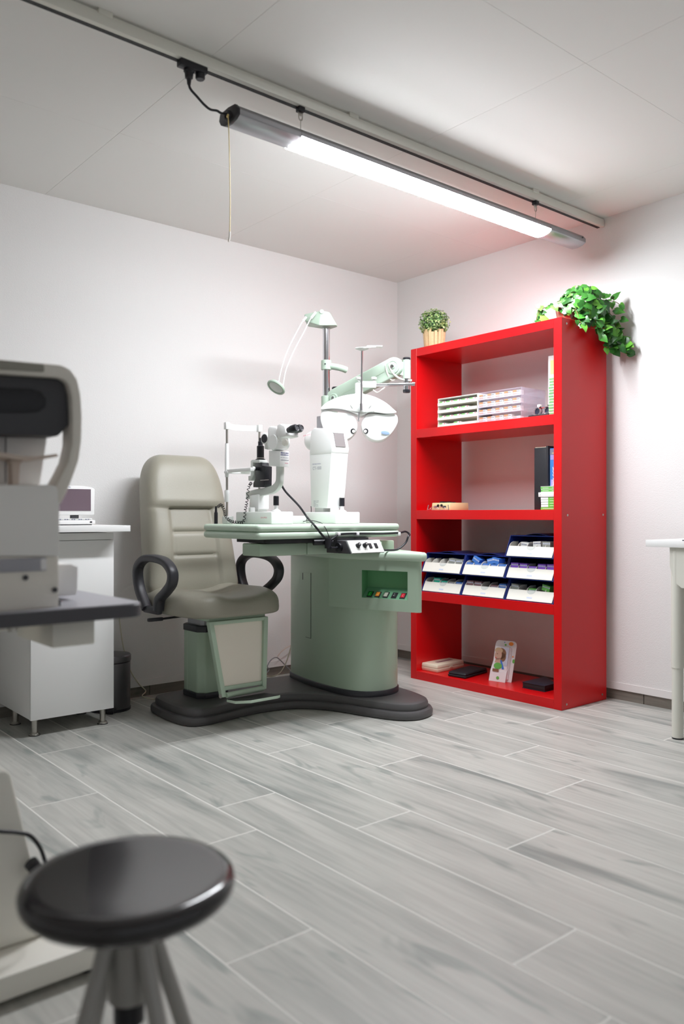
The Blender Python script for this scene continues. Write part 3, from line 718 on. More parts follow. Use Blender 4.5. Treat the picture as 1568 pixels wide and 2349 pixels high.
tube(bm, [atq(822, 868, 4.0), atq(840, 858, 3.95), atq(868, 843, 3.83), atq(890, 830, 3.75)], 0.003, 6)
tube(bm, [atq(855, 894, 3.62), atq(865, 900, 3.62), atq(876, 893, 3.62), atq(882, 889, 3.66)], 0.0028, 6); obj('strap', bm, 'ivory', arm)

# phoropter: built in its own frame facing -Y, then turned
K = 3.5 / FPX
ph = thing('phoropter', 'white butterfly-shaped refractor head hanging from the chrome cross bar', 'phoropter', tuple(atd(823, 955, 4.05)), YAW - PI / 2)
def px(u, v): return ((u - 823) * K, -(v - 955) * K)
def face(bm, pts, y0, y1, mi=0): return prism(bm, [px(*p) for p in pts], 'y', y0, y1, mi)
def pxs(pts, n=5): 
    return [(p.x, p.y) for p in catmull([(u, v, 0) for u, v in pts], n, True)]
shell = pxs([(736, 942), (745, 930), (762, 920), (785, 912), (808, 908), (823, 907), (840, 909), (862, 916), (884, 928), (900, 942), (907, 950), (885, 952), (860, 949), (845, 949), (833, 954), (820, 954), (806, 948), (785, 942), (760, 940)], 3)
bm = NB(); face(bm, shell, -0.052, 0.06); s1 = obj('upper_housing', bm, 'white', ph, local=True, bevel=0.010, seg=3, ang=40)
rl = pxs([(848, 951), (880, 953), (905, 952), (911, 967), (905, 985), (892, 1002), (874, 1013), (856, 1013), (840, 1004), (830, 990), (828, 974), (835, 959)], 4)
ll = pxs([(798, 951), (766, 948), (741, 944), (735, 962), (742, 985), (752, 1002), (772, 1012), (790, 1012), (806, 1004), (817, 990), (819, 974), (812, 959)], 4)
for nm, L_, ca, cs in (('lens_housing', rl, (838, 991), 1), ('lens_housing', ll, (809, 991), -1)):
    bm = NB(); face(bm, L_, -0.040, 0.05); lb = obj(nm, bm, 'white', ph, local=True, bevel=0.014, seg=4, ang=40)
    bm = NB(); x, z = px(*ca); lathe(bm, [(0.0105, 0), (0.0105, 0.003), (0, 0.003)], (x, -0.040, z), (0, -1, 0), 24); obj('aperture_ring', bm, 'black', lb, local=True)
    bm = NB(); cyl(bm, (x - 0.0022 * cs, -0.0425, z - 0.001), 0.0066, 0.0012, (0, -1, 0), 20); obj('aperture', bm, 'ivory', lb, local=True)
bm = NB(); x, z = px(882, 995); lathe(bm, [(0.019, 0), (0.018, 0.003), (0, 0.004)], (x, -0.042, z), (0.15, -1, -0.1), 28, sx=1, sy=0.42); bd = obj('badge', bm, 'lensblue', ph, local=True)
bm = NB(); face(bm, [(802, 932), (823, 935), (851, 933), (843, 941), (858, 947), (840, 950), (823, 949), (796, 945), (808, 941)], -0.058, -0.04); obj('nose_bracket', bm, 'whiteg', ph, local=True, bevel=0.002)
bm = NB(); x, z = px(823, 945); x2, z2 = px(821, 968); tube(bm, [(x, -0.055, z), (x2, -0.055, z2)], 0.0028, 10, 0); lathe(bm, [(0, -0.005), (0.005, 0), (0, 0.006)], (x2, -0.055, z2), n=10); obj('nose_rod', bm, 'chrome', ph, local=True)
x, z = px(827, 940); x2, z2 = px(829, 806)
bm = NB(); tube(bm, [(x, -0.072, z), (x2, -0.072, z2)], 0.0042, 12, 0); rod = obj('near_point_rod', bm, 'chrome', ph, local=True)
bm = NB(); cyl(bm, (x, -0.072, z - 0.012), 0.007, 0.028, n=14); tube(bm, [(x, -0.072, z), (x, -0.05, z)], 0.006, 10, 0); obj('rod_clamp', bm, 'chrome', rod, local=True)
bm = NB(); lathe(bm, [(0.006, -0.004), (0.018, 0.0), (0.028, 0.004), (0.028, 0.006), (0, 0.006)], (x2, -0.072, z2 - 0.008), n=24); obj('disc_mount', bm, 'whiteg', rod, local=True)
bm = NB(); lathe(bm, [(0.048, 0), (0.05, 0.002), (0.05, 0.004), (0.046, 0.0055), (0, 0.0055)], (x2 + 0.022, -0.060, z2 + 0.002), (-0.06, -0.22, 1), 36, sx=1.0, sy=0.8); box(bm, x2 + .02, x2 + .085, -0.09, -0.05, z2 + 0.003, z2 + 0.007); obj('near_chart_disc', bm, 'white', rod, local=True)
bm = NB(); x, z = px(823, 908); lathe(bm, [(0.026, -0.006), (0.024, 0.006), (0.017, 0.010), (0.017, 0.052), (0.014, 0.055), (0, 0.055)], (x, 0.0, z), n=28); mt = obj('suspension_mount', bm, 'white', ph, local=True)
bm = NB(); x, z = px(826, 882); x2, z2 = px(862, 883); tube(bm, [(x, -0.01, z), (x2, -0.008, z2)], 0.0135, 18, 0); obj('bar_socket', bm, 'white', ph, local=True)
for u_, v_ in ((822, 873), (857, 873)):
    bm = NB(); x, z = px(u_, v_); lathe(bm, [(0.005, -0.006), (0.005, 0.003), (0.012, 0.004), (0.0125, 0.011), (0.009, 0.014), (0, 0.0145)], (x, -0.008, z), n=18); obj('thumb_knob', bm, 'whiteg', ph, local=True)

def bake_scale(o, k):
    for c in bpy.data.objects:
        if c.parent == o: c.data.transform(Matrix.Scale(k, 4)); bake_scale(c, k)
bake_scale(ph, 4.05 / 3.5)

# ------------------------------------------------------------------ helper for instruments seen from the side
def dudx(x, y):
    D = x * FV[0] + y * FV[1]; r = x * RV[0] + y * RV[1]
    return FPX * (RV[0] * D - r * FV[0]) / D ** 2
def sil(bm, pts, xc, w, mi=0):
    us = [p[0] for p in pts]; uc = (min(us) + max(us)) / 2; W = max(us) - min(us)
    c = onx(uc, pts[0][1], xc); k = max(0.15, 1 - w * dudx(c.x, c.y) / W)
    q = []
    for u, v in pts:
        p = onx(uc + (u - uc) * k, v, xc); q.append((p.y, p.z))
    return prism(bm, q, 'x', xc - w / 2, xc + w / 2, mi)
def rect(a, b, c, d): return [(a, c), (b, c), (b, d), (a, d)]

# ------------------------------------------------------------------ slit lamp
t = thing('slit_lamp', 'white slit lamp microscope with black eyepieces on the green table', 'slit lamp', (2.10, 3.03, TT))
XS = 2.09
def sb(name, pts, xc, w, m, parent, bevel=0.003, label=None):
    bm = NB(); sil(bm, pts, xc, w); return obj(name, bm, m, parent, bevel=bevel, label=label)
bm = NB(); box(bm, 2.03, 2.15, 2.905, 3.19, TT, TT + 0.055); bs = obj('base', bm, 'white', t, bevel=0.006)
lettering('SUN OPTICS', 0.0085, 'redtext', bs, (2.03, 2.985, TT + 0.026), (0, -1, 0), (0, 0, 1))
sb('stage', [(573, 1137), (617, 1134), (617, 1168), (571, 1168)], XS + .01, 0.06, 'white', t, 0.004)
sb('stage_slot', rect(578, 612, 1166, 1174), XS + .01, 0.05, 'whiteg', t, 0.0)
for u_ in (571,):
    p = onx(u_, 1172, 2.04); bm = NB(); box(bm, 2.035, 2.06, p.y - .02, p.y - .002, TT + .05, TT + .075); obj('wheel_guard', bm, 'white', t, bevel=0.003)
p = onx(633, 1160, 2.11)
bm = NB(); lathe(bm, [(0.022, 0), (0.02, 0.006), (0.008, 0.014), (0.008, 0.03)], (2.11, p.y, TT + 0.054), n=24); js = obj('joystick', bm, 'white', t)
bm = NB(); lathe(bm, [(0.0125, 0), (0.0125, 0.04), (0.010, 0.043), (0, 0.043)], (2.11, p.y, TT + 0.083), n=24); obj('grip', bm, 'black', js)
# C arm
AR = [onx(u, v, XS) for u, v in ((568, 1137), (590, 1131), (612, 1127), (630, 1121), (640, 1108), (642, 1090), (642, 1066))]
bm = NB(); sweep(bm, catmull(AR, 6), [(-.017, -.011), (.017, -.011), (.017, .011), (-.017, .011)], up=Vector((1, 0, 0))); obj('swing_arm', bm, 'whiteg', t, bevel=0.003)
sb('lamp_bracket', [(578, 1058), (584, 1055), (612, 1055), (614, 1062), (588, 1062), (588, 1090), (580, 1103), (569, 1103), (569, 1092), (578, 1091)], XS, 0.045, 'whiteg', t, 0.002)
lh = sb('lamp_housing', [(588, 1061), (612, 1061), (613, 1068), (624, 1070), (623, 1112), (620, 1118), (580, 1118), (580, 1108), (588, 1098)], XS, 0.04, 'black', t, 0.003)
bm = NB(); p = onx(605, 1100, XS - 0.022); box(bm, XS - .0215, XS - .0195, p.y - .035, p.y + .03, 1.1005, 1.1025); obj('band', bm, 'steel', lh, smooth=False)
p = onx(597, 1055, XS)
bm = NB(); lathe(bm, [(0.018, -0.012), (0.018, 0.0), (0.0225, 0.001), (0.0225, 0.003), (0.0165, 0.004), (0.0165, 0.062), (0.011, 0.066), (0.011, 0.083), (0.006, 0.085), (0.006, 0.1), (0, 0.1)], (XS, p.y, p.z), n=28); tw = obj('lamp_tower', bm, 'black', t)
bm = NB(); lathe(bm, [(0.0185, 0.006), (0.0185, 0.010)], (XS, p.y, p.z), n=28); obj('ring', bm, 'steel', tw)
p = onx(584, 1075, XS - .03); bm = NB(); cyl(bm, (XS - .02, p.y - .012, p.z), 0.009, 0.02, (-1, 0, 0), 18); obj('slit_knob', bm, 'black', t)
bm = NB(); cyl(bm, (XS - .04, p.y - .012, p.z), 0.0085, 0.012, (-1, 0, 0), 18); obj('knob_cap', bm, 'white', t)
# microscope
sb('microscope_body', [(612, 985), (622, 978), (655, 980), (664, 990), (662, 1012), (657, 1030), (630, 1036), (622, 1020), (613, 1010)], XS, 0.062, 'white', t, 0.009)
p = onx(640, 1012, XS)
bm = NB(); lathe(bm, [(0.032, -0.035), (0.034, 0.0), (0.032, 0.035)], (XS, p.y, p.z - .006), (1, 0, 0), 28); obj('drum', bm, 'white', t)
p = onx(655, 1015, XS - .035); bm = NB(); lathe(bm, [(0.016, 0), (0.014, 0.008), (0, 0.01)], (XS - .03, p.y + .008, p.z), (-1, -0.3, 0), 20); obj('lever_cap', bm, 'ivory', t)
lx = sb('camera_box', [(616, 1034), (663, 1035), (663, 1071), (616, 1069)], XS, 0.05, 'white', t, 0.002)
yf = min(v.co.y for v in lx.data.vertices) + wloc(lx).y; zt_ = max(v.co.z for v in lx.data.vertices) + wloc(lx).z
LB = [(0.75, 'bluetext', .0042), (0.63, 'bluetext', .0042), (0.47, 'greytext', .002), (0.30, 'greytext', .0036), (0.12, 'redtext', .0025)]
bm = NB()
for k, (fz, mm, hh_) in enumerate(LB):
    bmq = NB(); x = XS - 0.021
    rr_ = random.Random(k)
    x_end = XS + 0.021 if mm != 'redtext' else XS + 0.02
    if mm == 'redtext': x = XS + 0.002
    zz = zt_ - 0.068 * (1 - fz) * 1.0
    while x < x_end:
        wd = rr_.uniform(0.0012, 0.003)
        bmq.faces.new([bmq.verts.new((a_, yf - 0.0006, b_)) for a_, b_ in ((x, zz), (min(x + wd, x_end), zz), (min(x + wd, x_end), zz + hh_ * rr_.uniform(.7, 1)), (x, zz + hh_ * rr_.uniform(.7, 1)))]); x += wd + rr_.choice((0.0005, 0.0006, 0.0018))
    obj('print_line', bmq, mm, lx, smooth=False)
bm.free()
bn = sb('binocular_head', [(634, 977), (652, 973), (676, 978), (686, 996), (684, 1002), (650, 1006), (634, 1000)], XS, 0.07, 'white', t, 0.008)
ed = Vector((0.10, -0.98, 0.10)).normalized()
for xx in (XS - 0.026, XS + 0.022):
    p = onx(668 if xx < XS else 678, 985, xx)
    bm = NB(); lathe(bm, [(0.012, -0.02), (0.0165, 0.0), (0.0175, 0.004), (0.0175, 0.028), (0.014, 0.036), (0.011, 0.037), (0.010, 0.032), (0, 0.032)], p, ed, 28); ey = obj('eyepiece', bm, 'black', t)
    bm = NB(); lathe(bm, [(0.0135, 0.0362), (0.012, 0.0385), (0.0095, 0.0365)], p, ed, 28); obj('ring', bm, 'dkgrey', ey)
    bm = NB(); lathe(bm, [(0.0095, 0.033), (0, 0.035)], p, ed, 24); obj('lens', bm, 'glass', ey)
p = onx(606, 1006, XS - .02)
bm = NB(); lathe(bm, [(0.017, -0.05), (0.017, -0.002), (0.026, 0.0), (0.026, 0.014), (0.022, 0.018), (0.020, 0.018)], (XS, p.y + .006, p.z), (-1, -0.15, 0), 32); ob = obj('magnification_drum', bm, 'white', t)
bm = NB(); lathe(bm, [(0.0195, 0.0182), (0.018, 0.0200), (0.010, 0.0195), (0.009, 0.0205), (0, 0.021)], (XS, p.y + .006, p.z), (-1, -0.15, 0), 32); obj('drum_face', bm, 'black', ob)
sb('link_arm', [(606, 1020), (622, 1016), (626, 1032), (606, 1030)], XS, 0.03, 'whiteg', t, 0.002)
# head rest
hr = []
for xx in (2.005, 2.185):
    yy = 3.225
    bm = NB(); lathe(bm, [(0.0055, 0.0), (0.0055, 0.44)], (xx, yy, TT + 0.01), n=14); pp = obj('headrest_post', bm, 'steel', t)
    bm = NB(); lathe(bm, [(0.009, 0.215), (0.0095, 0.29), (0.0085, 0.37)], (xx, yy, TT), n=16); obj('sleeve', bm, 'white', pp)
    bm = NB(); lathe(bm, [(0.011, 0.10), (0.0115, 0.105), (0.0115, 0.15), (0.010, 0.155)], (xx, yy, TT), n=16); obj('sleeve', bm, 'white', pp)
    bm = NB(); box(bm, xx - .018, xx + .018, yy - .03, yy + .015, TT, TT + 0.035); obj('post_foot', bm, 'white', t, bevel=0.004)
    bm = NB(); box(bm, xx - .011, xx + .011, yy - .011, yy + .011, TT + .435, TT + .468); obj('post_cap', bm, 'white', pp, bevel=0.003)
bm = NB(); arc = [Vector((2.005 + 0.18 * k, 3.225 + 0.045 * math.sin(PI * k), TT + 0.452)) for k in [i / 12 for i in range(13)]]
sweep(bm, arc, [(-.002, -.013), (.002, -.013), (.002, .013), (-.002, .013)], up=VZ) ; obj('forehead_band', bm, 'white', t)
bm = NB(); box(bm, 1.995, 2.195, 3.205, 3.235, TT + 0.232, TT + 0.243); cyl(bm, (2.095, 3.21, TT + .243), 0.03, 0.008, n=24); obj('chin_rest', bm, 'white', t, bevel=0.002)
bm = NB(); box(bm, 1.998, 2.02, 3.02, 3.215, TT + 0.235, TT + 0.25); obj('fixation_arm', bm, 'white', t, bevel=0.002)
# coiled lead and plug standing on the table
def helix(pts, r, turns, n=10):
    path = catmull(pts, 12); L = len(path); out = []; N_ = int(turns * n)
    for i in range(N_ + 1):
        f = i / N_ * (L - 1); k = int(min(f, L - 2)); p = path[k].lerp(path[k + 1], f - k); tg = (path[k + 1] - path[k]).normalized()
        a_ = tg.cross(Vector((0.3, 0.9, 0.1))).normalized(); b_ = tg.cross(a_); w_ = 2 * PI * i / n
        out.append(p + (a_ * math.cos(w_) + b_ * math.sin(w_)) * r)
    return out
def cord(name, label, pts, r, m='black', cat='cord', sm=6, group=None):
    bm = NB(); tube(bm, pts, r, 8, sm); return tag(obj(name, bm, m), label, cat, group)
A = [onx(u, v, 1.99) for u, v in ((500, 1162), (507, 1158), (514, 1170), (517, 1183), (528, 1195), (545, 1198))] + [onx(u, v, 2.02) for u, v in ((558, 1196), (562, 1170), (566, 1150), (570, 1118), (576, 1108))]
for p in A: p.z = max(p.z, TT + 0.008)
bm = NB(); hp = helix(A, 0.0055, 34); sweep(bm, hp, circ(0.0016, 6)); tag(obj('coiled_cord', bm, 'black'), 'black coiled cord hanging from the slit lamp down to the green table', 'cord')
p = onx(500, 1197, 1.99); bm = NB(); lathe(bm, [(0.0085, 0), (0.0085, 0.05), (0.006, 0.054), (0.0045, 0.08), (0, 0.08)], (1.945, 3.222, TT), n=16); tag(obj('transformer_plug', bm, 'black'), 'black upright plug at the left rear corner of the green table', 'plug')

# ------------------------------------------------------------------ tonometer
t = thing('tonometer', 'white tonometer with small grey screen on the green table, marked CT-1000', 'tonometer', (2.50, 3.05, TT))
XT = 2.50; WT = 0.105
bm = NB(); box(bm, XT - .075, XT + .075, 2.945, 3.185, TT, TT + .054); bs = obj('base', bm, 'white', t, bevel=0.005)
cbm = sb('body', [(709, 1038), (716, 1164), (781, 1166), (789, 1110), (799, 1034), (795, 1028), (715, 1028)], XT, WT, 'white', t, 0.004)
H0 = [(715, 990), (728, 983), (783, 985), (789, 988), (801, 1030), (798, 1042), (712, 1046), (709, 1036)]
hdp = sb('head', H0, XT, WT + 0.004, 'white', t, 0.006)
p = onx(716, 1012, XT)
bm = NB(); lathe(bm, [(0, 0.048), (0.012, 0.047), (0.032, 0.040), (0.044, 0.028), (0.048, 0.012), (0.048, -0.03), (0.046, -0.05)], (XT, p.y - .02, p.z), (0, 1, 0), 36, sx=1.02, sy=1.05); ns = obj('nose_cone', bm, 'white', t)
bm = NB(); lathe(bm, [(0.012, 0), (0.010, 0.012), (0, 0.012)], (XT, p.y + .026, p.z), (0, 1, 0), 20); obj('measuring_nozzle', bm, 'whiteg', t)
def sil_pt(p, pts=H0, xc=XT, w_=WT):
    us = [q[0] for q in pts]; uc = (min(us) + max(us)) / 2; W = max(us) - min(us)
    c_ = onx(uc, pts[0][1], xc); k = max(0.15, 1 - w_ * dudx(c_.x, c_.y) / W)
    return onx(uc + (p[0] - uc) * k, p[1], xc)
Ta, Tb = sil_pt((789, 988)), sil_pt((801, 1030)); dv = Tb - Ta; nv = Vector((0, dv.z, -dv.y)).normalized()
if nv.y > 0: nv = -nv
def sp_(x, k, h): return Vector((x, Ta.y, Ta.z)) + Vector((0, dv.y, dv.z)) * k + nv * h
bm = NB(); hull8(bm, [sp_(XT - .03, .14, .0), sp_(XT + .032, .14, .0), sp_(XT + .032, .88, 0), sp_(XT - .03, .88, 0)], [sp_(XT - .03, .14, .0012), sp_(XT + .032, .14, .0012), sp_(XT + .032, .88, .0012), sp_(XT - .03, .88, .0012)]); obj('screen', bm, 'screen', t, smooth=False)
bm = NB(); hull8(bm, [sp_(XT - .034, .08, .0), sp_(XT + .036, .08, .0), sp_(XT + .036, .14, 0), sp_(XT - .034, .14, 0)], [sp_(XT - .034, .08, .003), sp_(XT + .036, .08, .003), sp_(XT + .036, .14, .002), sp_(XT - .034, .14, .002)]); obj('screen_rim', bm, 'whiteg', t, smooth=False)
lettering('SUN OPTICS', 0.0105, 'redtext', ns, (XT - .0500, p.y + .008, p.z + .02), (0.1, -1, 0.08), (0.3, 0, 1), off=0.002)
q = onx(717, 1078, XT - WT / 2); lettering('CT-1000', 0.022, 'greytext', cbm, q, (0, -1, 0), (0, 0, 1), bold=-0.0002, sx=0.85)
q = onx(716, 1066, XT - WT / 2); lettering('COMPUTERIZED TONOMETER', 0.0052, 'bluetext', cbm, q, (0, -1, 0), (0, 0, 1), bold=0.0, sx=0.95)
for k in range(5):
    q = onx(719, 1150 + k * 3, XT - WT / 2)
    lettering(('MODEL CT-1000', 'INPUT 100-240V', '50/60 Hz', 'POWER 70 VA', 'SERIAL No 2610')[k], 0.0055, 'greytext', cbm, q, (0, -1, 0), (0, 0, 1))
sb('turntable', rect(722, 770, 1164, 1176), XT, 0.08, 'whiteg', t, 0.0)
bm = NB(); p = onx(763, 1172, XT - .02); box(bm, XT - .03, XT + .01, p.y - .01, p.y + .01, TT + .05, TT + .074); obj('lock_knob', bm, 'white', t, bevel=0.003)
p = onx(784, 1165, XT + .03)
bm = NB(); lathe(bm, [(0.024, 0), (0.022, 0.006), (0.010, 0.014), (0.009, 0.032)], (XT + .03, p.y, TT + 0.052), n=24); js = obj('joystick', bm, 'white', t)
bm = NB(); lathe(bm, [(0.0125, 0), (0.0125, 0.04)], (XT + .03, p.y, TT + 0.083), n=24); obj('grip', bm, 'black', js)
bm = NB(); lathe(bm, [(0.009, 0), (0.007, 0.008), (0, 0.008)], (XT + .03, p.y, TT + 0.123), n=24); obj('trigger_button', bm, 'ivory', js)
bm = NB(); box(bm, XT - .27, XT - .13, 3.10, 3.13, TT, TT + 0.036); tag(obj('cross_rail', bm, 'whiteg', bevel=0.004), 'pale grey block on the green table between the two white instruments', 'rail')

# cables around the table
pts = [(637, 1069), (638, 1082), (644, 1108), (655, 1128), (685, 1160), (705, 1188)]
P = [onx(u, v, XS + .0 + .02 * i) for i, (u, v) in enumerate(pts)]
P += [ony(719, 1203, 2.790), ony(730, 1217, 2.782), ony(748, 1237, 2.778), ony(758, 1238, 2.778), ony(772, 1229, 2.778)]
cord('power_cable', 'thick black cable sagging from the slit lamp across the table front', P, 0.0048)
P = [ony(u, v, 2.786) for u, v in ((765, 1233), (778, 1226), (800, 1224), (840, 1224), (880, 1224), (916, 1222))] + [Vector((2.728, 2.79, 0.866)), Vector((2.745, 2.78, 0.852))] + [ony(u, v, 2.76) for u, v in ((936, 1230), (930, 1245), (915, 1258), (900, 1262))] + [Vector((2.50, 2.76, 0.785))]
cord('edge_cable', 'black cable clipped along the front edge of the green table', P, 0.0048)
for u_ in (776, 819, 914):
    p = ony(u_, 1225, 2.786); bm = NB(); box(bm, p.x - .008, p.x + .008, 2.779, 2.80, p.z - .008, p.z + .009)
    tag(obj('cable_clip', bm, 'paper', bevel=0.003), {776: 'white cable clip on the table edge nearest the control box plug', 819: 'white cable clip halfway along the black cable on the table edge', 914: 'white cable clip at the right end of the green table'}[u_], 'clip', 'cable clips on the table edge')
bm = NB(); q = ony(744, 1240, 2.77); cyl(bm, (q.x - .03, 2.81, 0.826), 0.013, 0.09, (1, -0.3, 0), 14); cyl(bm, (q.x + .02, 2.77, 0.80), 0.015, 0.045, (0, 0, 1), 14); tag(obj('cable_coupling', bm, 'black'), 'black cable couplings bunched below the front edge of the table', 'plug')
P = [onx(713, 1161, 2.45), onx(713, 1175, 2.45), onx(707, 1185, 2.43), onx(700, 1195, 2.40), onx(690, 1198, 2.38), onx(697, 1196, 2.35), onx(712, 1194, 2.36), onx(735, 1199, 2.36)]
for p in P: p.z = max(p.z, TT + .003)
P += [ony(744, 1208, 2.79), ony(750, 1220, 2.782), ony(756, 1236, 2.785)]
cord('thin_cable', 'thin black cable running from the tonometer over the table edge', P, 0.0018)

# ------------------------------------------------------------------ patient chair
ch = thing('examination_chair', 'taupe upholstered examination chair with black loop armrests on the base plate', 'chair', (2.01, 3.42, 0.0755))
def cushion(name, nu, nv, fmap, m, parent):
    """fmap(u in -1..1, v in 0..1, side) -> point; side 0 front, 1 back. Border shared."""
    bm = NB(); F = []; Bk = []
    for j in range(nv + 1):
        F.append([bm.verts.new(fmap(-1 + 2 * i / nu, j / nv, 0)) for i in range(nu + 1)])
    for j in range(nv + 1):
        row = []
        for i in range(nu + 1):
            if i in (0, nu) or j in (0, nv): row.append(F[j][i])
            else: row.append(bm.verts.new(fmap(-1 + 2 * i / nu, j / nv, 1)))
        Bk.append(row)
    for j in range(nv):
        for i in range(nu):
            bm.faces.new([F[j][i], F[j][i + 1], F[j + 1][i + 1], F[j + 1][i]])
            q = [Bk[j][i], Bk[j + 1][i], Bk[j + 1][i + 1], Bk[j][i + 1]]
            try: bm.faces.new(q)
            except ValueError: pass
    bmesh.ops.recalc_face_normals(bm, faces=bm.faces)
    return obj(name, bm, m, parent, ang=70)
def groove(x, x0, w_): return math.exp(-((x - x0) / w_) ** 2)
def edge(u, v, p=7, pv=9):
    a_ = max(0, 1 - abs(u) ** p) ** 0.38; b_ = max(0, 1 - abs(2 * v - 1) ** pv) ** 0.38
    return a_ * b_
BC = 2.012
def backmap(u, v, side):
    uu = math.copysign(1 - (1 - abs(u)) ** 1.5, u); vv = 0.5 + math.copysign(0.5 * (1 - (1 - abs(2 * v - 1)) ** 1.5), v - .5)
    L_ = 0.725; z = 0.535 + L_ * vv * 0.985
    wdt = 0.252 - 0.05 * vv
    tc = 0.70
    if vv > tc: wdt *= max(0.0, 1 - ((vv - tc) / (1 - tc)) ** 2.6) ** 0.40 * 0.55 + 0.45
    if vv < 0.1: wdt *= 0.93 + 0.7 * vv
    x = BC + uu * wdt + 0.025 * vv
    yb = 3.535 + 0.20 * vv
    e = edge(uu, vv)
    if side: return Vector((x, yb + 0.085 + 0.03 * e * 0.9 - 0.085 * (1 - e), z))
    f = 0.055 * e
    lum = 0.020 * math.exp(-((vv - 0.42) / 0.25) ** 2)
    f += lum * e
    # head pad bulges above the cross seam
    f += 0.018 * e * min(1, max(0, (vv - 0.622) / 0.05)) ** .7
    f -= 0.006 * groove(vv, 0.620, 0.010) * e
    if vv < 0.62:
        f -= 0.010 * (groove(abs(uu), 0.52, 0.035)) * e
        if abs(uu) < 0.52:
            f -= 0.010 * (groove(vv, 0.46, 0.011) + groove(vv, 0.30, 0.011)) * e
            f -= 0.010 * e
        else: f += 0.012 * e * (abs(uu) - .5) * 2
    return Vector((x, yb - f, z))
cushion('backrest', 56, 110, backmap, 'vinyl', ch)
def seatmap(u, v, side):
    uu = math.copysign(1 - (1 - abs(u)) ** 1.5, u); vv = 0.5 + math.copysign(0.5 * (1 - (1 - abs(2 * v - 1)) ** 1.5), v - .5)
    y = 3.60 - 0.515 * vv
    wdt = 0.248 + 0.015 * math.sin(PI * vv)
    if vv > 0.62: wdt *= max(0, 1 - ((vv - .62) / .38) ** 3.2) ** 0.55 * .5 + .5
    x = BC + uu * wdt
    e = edge(uu, vv, 9, 11)
    if side: return Vector((x, y, 0.508 - 0.022 * e))
    h = 0.072 * e
    h -= 0.028 * math.exp(-(uu / 0.55) ** 2) * math.exp(-((vv - 0.42) / 0.38) ** 2)
    h += 0.012 * math.exp(-((abs(uu) - 0.62) / 0.25) ** 2) * e
    h -= 0.006 * (groove(vv, 0.52, 0.012) if abs(uu) < .55 else 0) * e
    h -= 0.020 * max(0, vv - 0.7) / 0.3
    return Vector((x, y, 0.528 + h - (0.018 if vv > .95 else 0) * 0))
cushion('seat', 56, 56, seatmap, 'vinyl', ch)
ap = [(3.471, 0.513), (3.545, 0.60), (3.562, 0.69), (3.50, 0.738), (3.40, 0.748), (3.29, 0.735), (3.228, 0.695), (3.232, 0.645), (3.285, 0.603), (3.345, 0.565), (3.358, 0.513)]
for xx in (1.727, 2.297):
    bm = NB(); pth = catmull([(xx, y, z) for y, z in ap], 6)
    sweep(bm, pth, [(-.022, -.012), (-.016, -.0165), (.016, -.0165), (.022, -.012), (.022, .012), (.016, .0165), (-.016, .0165), (-.022, .012)], up=Vector((1, 0, 0)).cross(Vector((0, 0, 1))))
    ar = obj('armrest', bm, 'arm', ch, ang=60)
    bm = NB(); box(bm, xx - .014, xx + .014, 3.345, 3.485, 0.495, 0.527); bm2 = obj('armrest_mount', bm, 'arm', ch, bevel=0.006)
# seat underframe and lifting column
bm = NB(); box(bm, 1.86, 2.16, 3.14, 3.50, 0.472, 0.488); obj('seat_frame', bm, 'green', ch, bevel=0.003)
CP2 = [(1.945, 3.395), (1.975, 3.365), (2.085, 3.365), (2.115, 3.395), (2.115, 3.52), (2.085, 3.55), (1.975, 3.55), (1.945, 3.52)]
bm = NB(); prism(bm, CP2, 'z', 0.10, 0.395); lc = obj('lift_column', bm, 'green', ch, bevel=0.008, seg=3)
bm = NB(); prism(bm, [(x_ * 1.0, y_) for x_, y_ in offset_outline(CP2, 0.004)], 'z', 0.0765, 0.102); obj('column_foot', bm, 'trimdark', ch, bevel=0.003)
bm = NB(); prism(bm, offset_outline(CP2, 0.003), 'z', 0.39, 0.42); obj('column_cap', bm, 'trimdark', ch, bevel=0.003)
bm = NB(); prism(bm, offset_outline(CP2, -0.02), 'z', 0.42, 0.473); obj('inner_column', bm, 'alu', ch)
bm = NB(); box(bm, 1.9442, 1.9452, 3.483, 3.4865, 0.104, 0.388); obj('column_seam', bm, 'greenl', lc, smooth=False)
tube_pts = [(1.93, 3.36, 0.480), (1.80, 3.36, 0.476), (1.745, 3.36, 0.474)]
bm = NB(); tube(bm, tube_pts, 0.005, 8, 2); lv = obj('recline_lever', bm, 'black', ch)
bm = NB(); box(bm, 1.675, 1.75, 3.352, 3.368, 0.466, 0.482); obj('lever_grip', bm, 'black', lv, bevel=0.004)
# footrest frame
T0, T1 = Vector((1.862, 3.135, 0.468)), Vector((2.153, 3.135, 0.468)); D0, D1 = Vector((1.905, 3.098, 0.143)), Vector((2.118, 3.098, 0.149))
bm = NB()
for a_, b_ in ((T0, D0), (T1, D1)):
    w_ = Vector((0.011, 0, 0)); d_ = Vector((0, 0.014, 0)); hull8(bm, [a_ - w_ - d_, a_ + w_ - d_, a_ + w_ + d_, a_ - w_ + d_], [b_ - w_ - d_, b_ + w_ - d_, b_ + w_ + d_, b_ - w_ + d_])
box(bm, 1.852, 2.164, 3.122, 3.15, 0.458, 0.474)
box(bm, 1.902, 2.12, 3.092, 3.108, 0.170, 0.187)
ff = obj('footrest_frame', bm, 'green', ch, bevel=0.002)
bm = NB(); hull8(bm, [T0 + Vector((.008, .002, -.004)), T1 + Vector((-.008, .002, -.004)), D1 + Vector((-.008, .002, .03)), D0 + Vector((.008, .002, .03))], [T0 + Vector((.008, .010, -.004)), T1 + Vector((-.008, .010, -.004)), D1 + Vector((-.008, .010, .03)), D0 + Vector((.008, .010, .03))]); obj('calf_panel', bm, 'fpanel', ch, smooth=False)
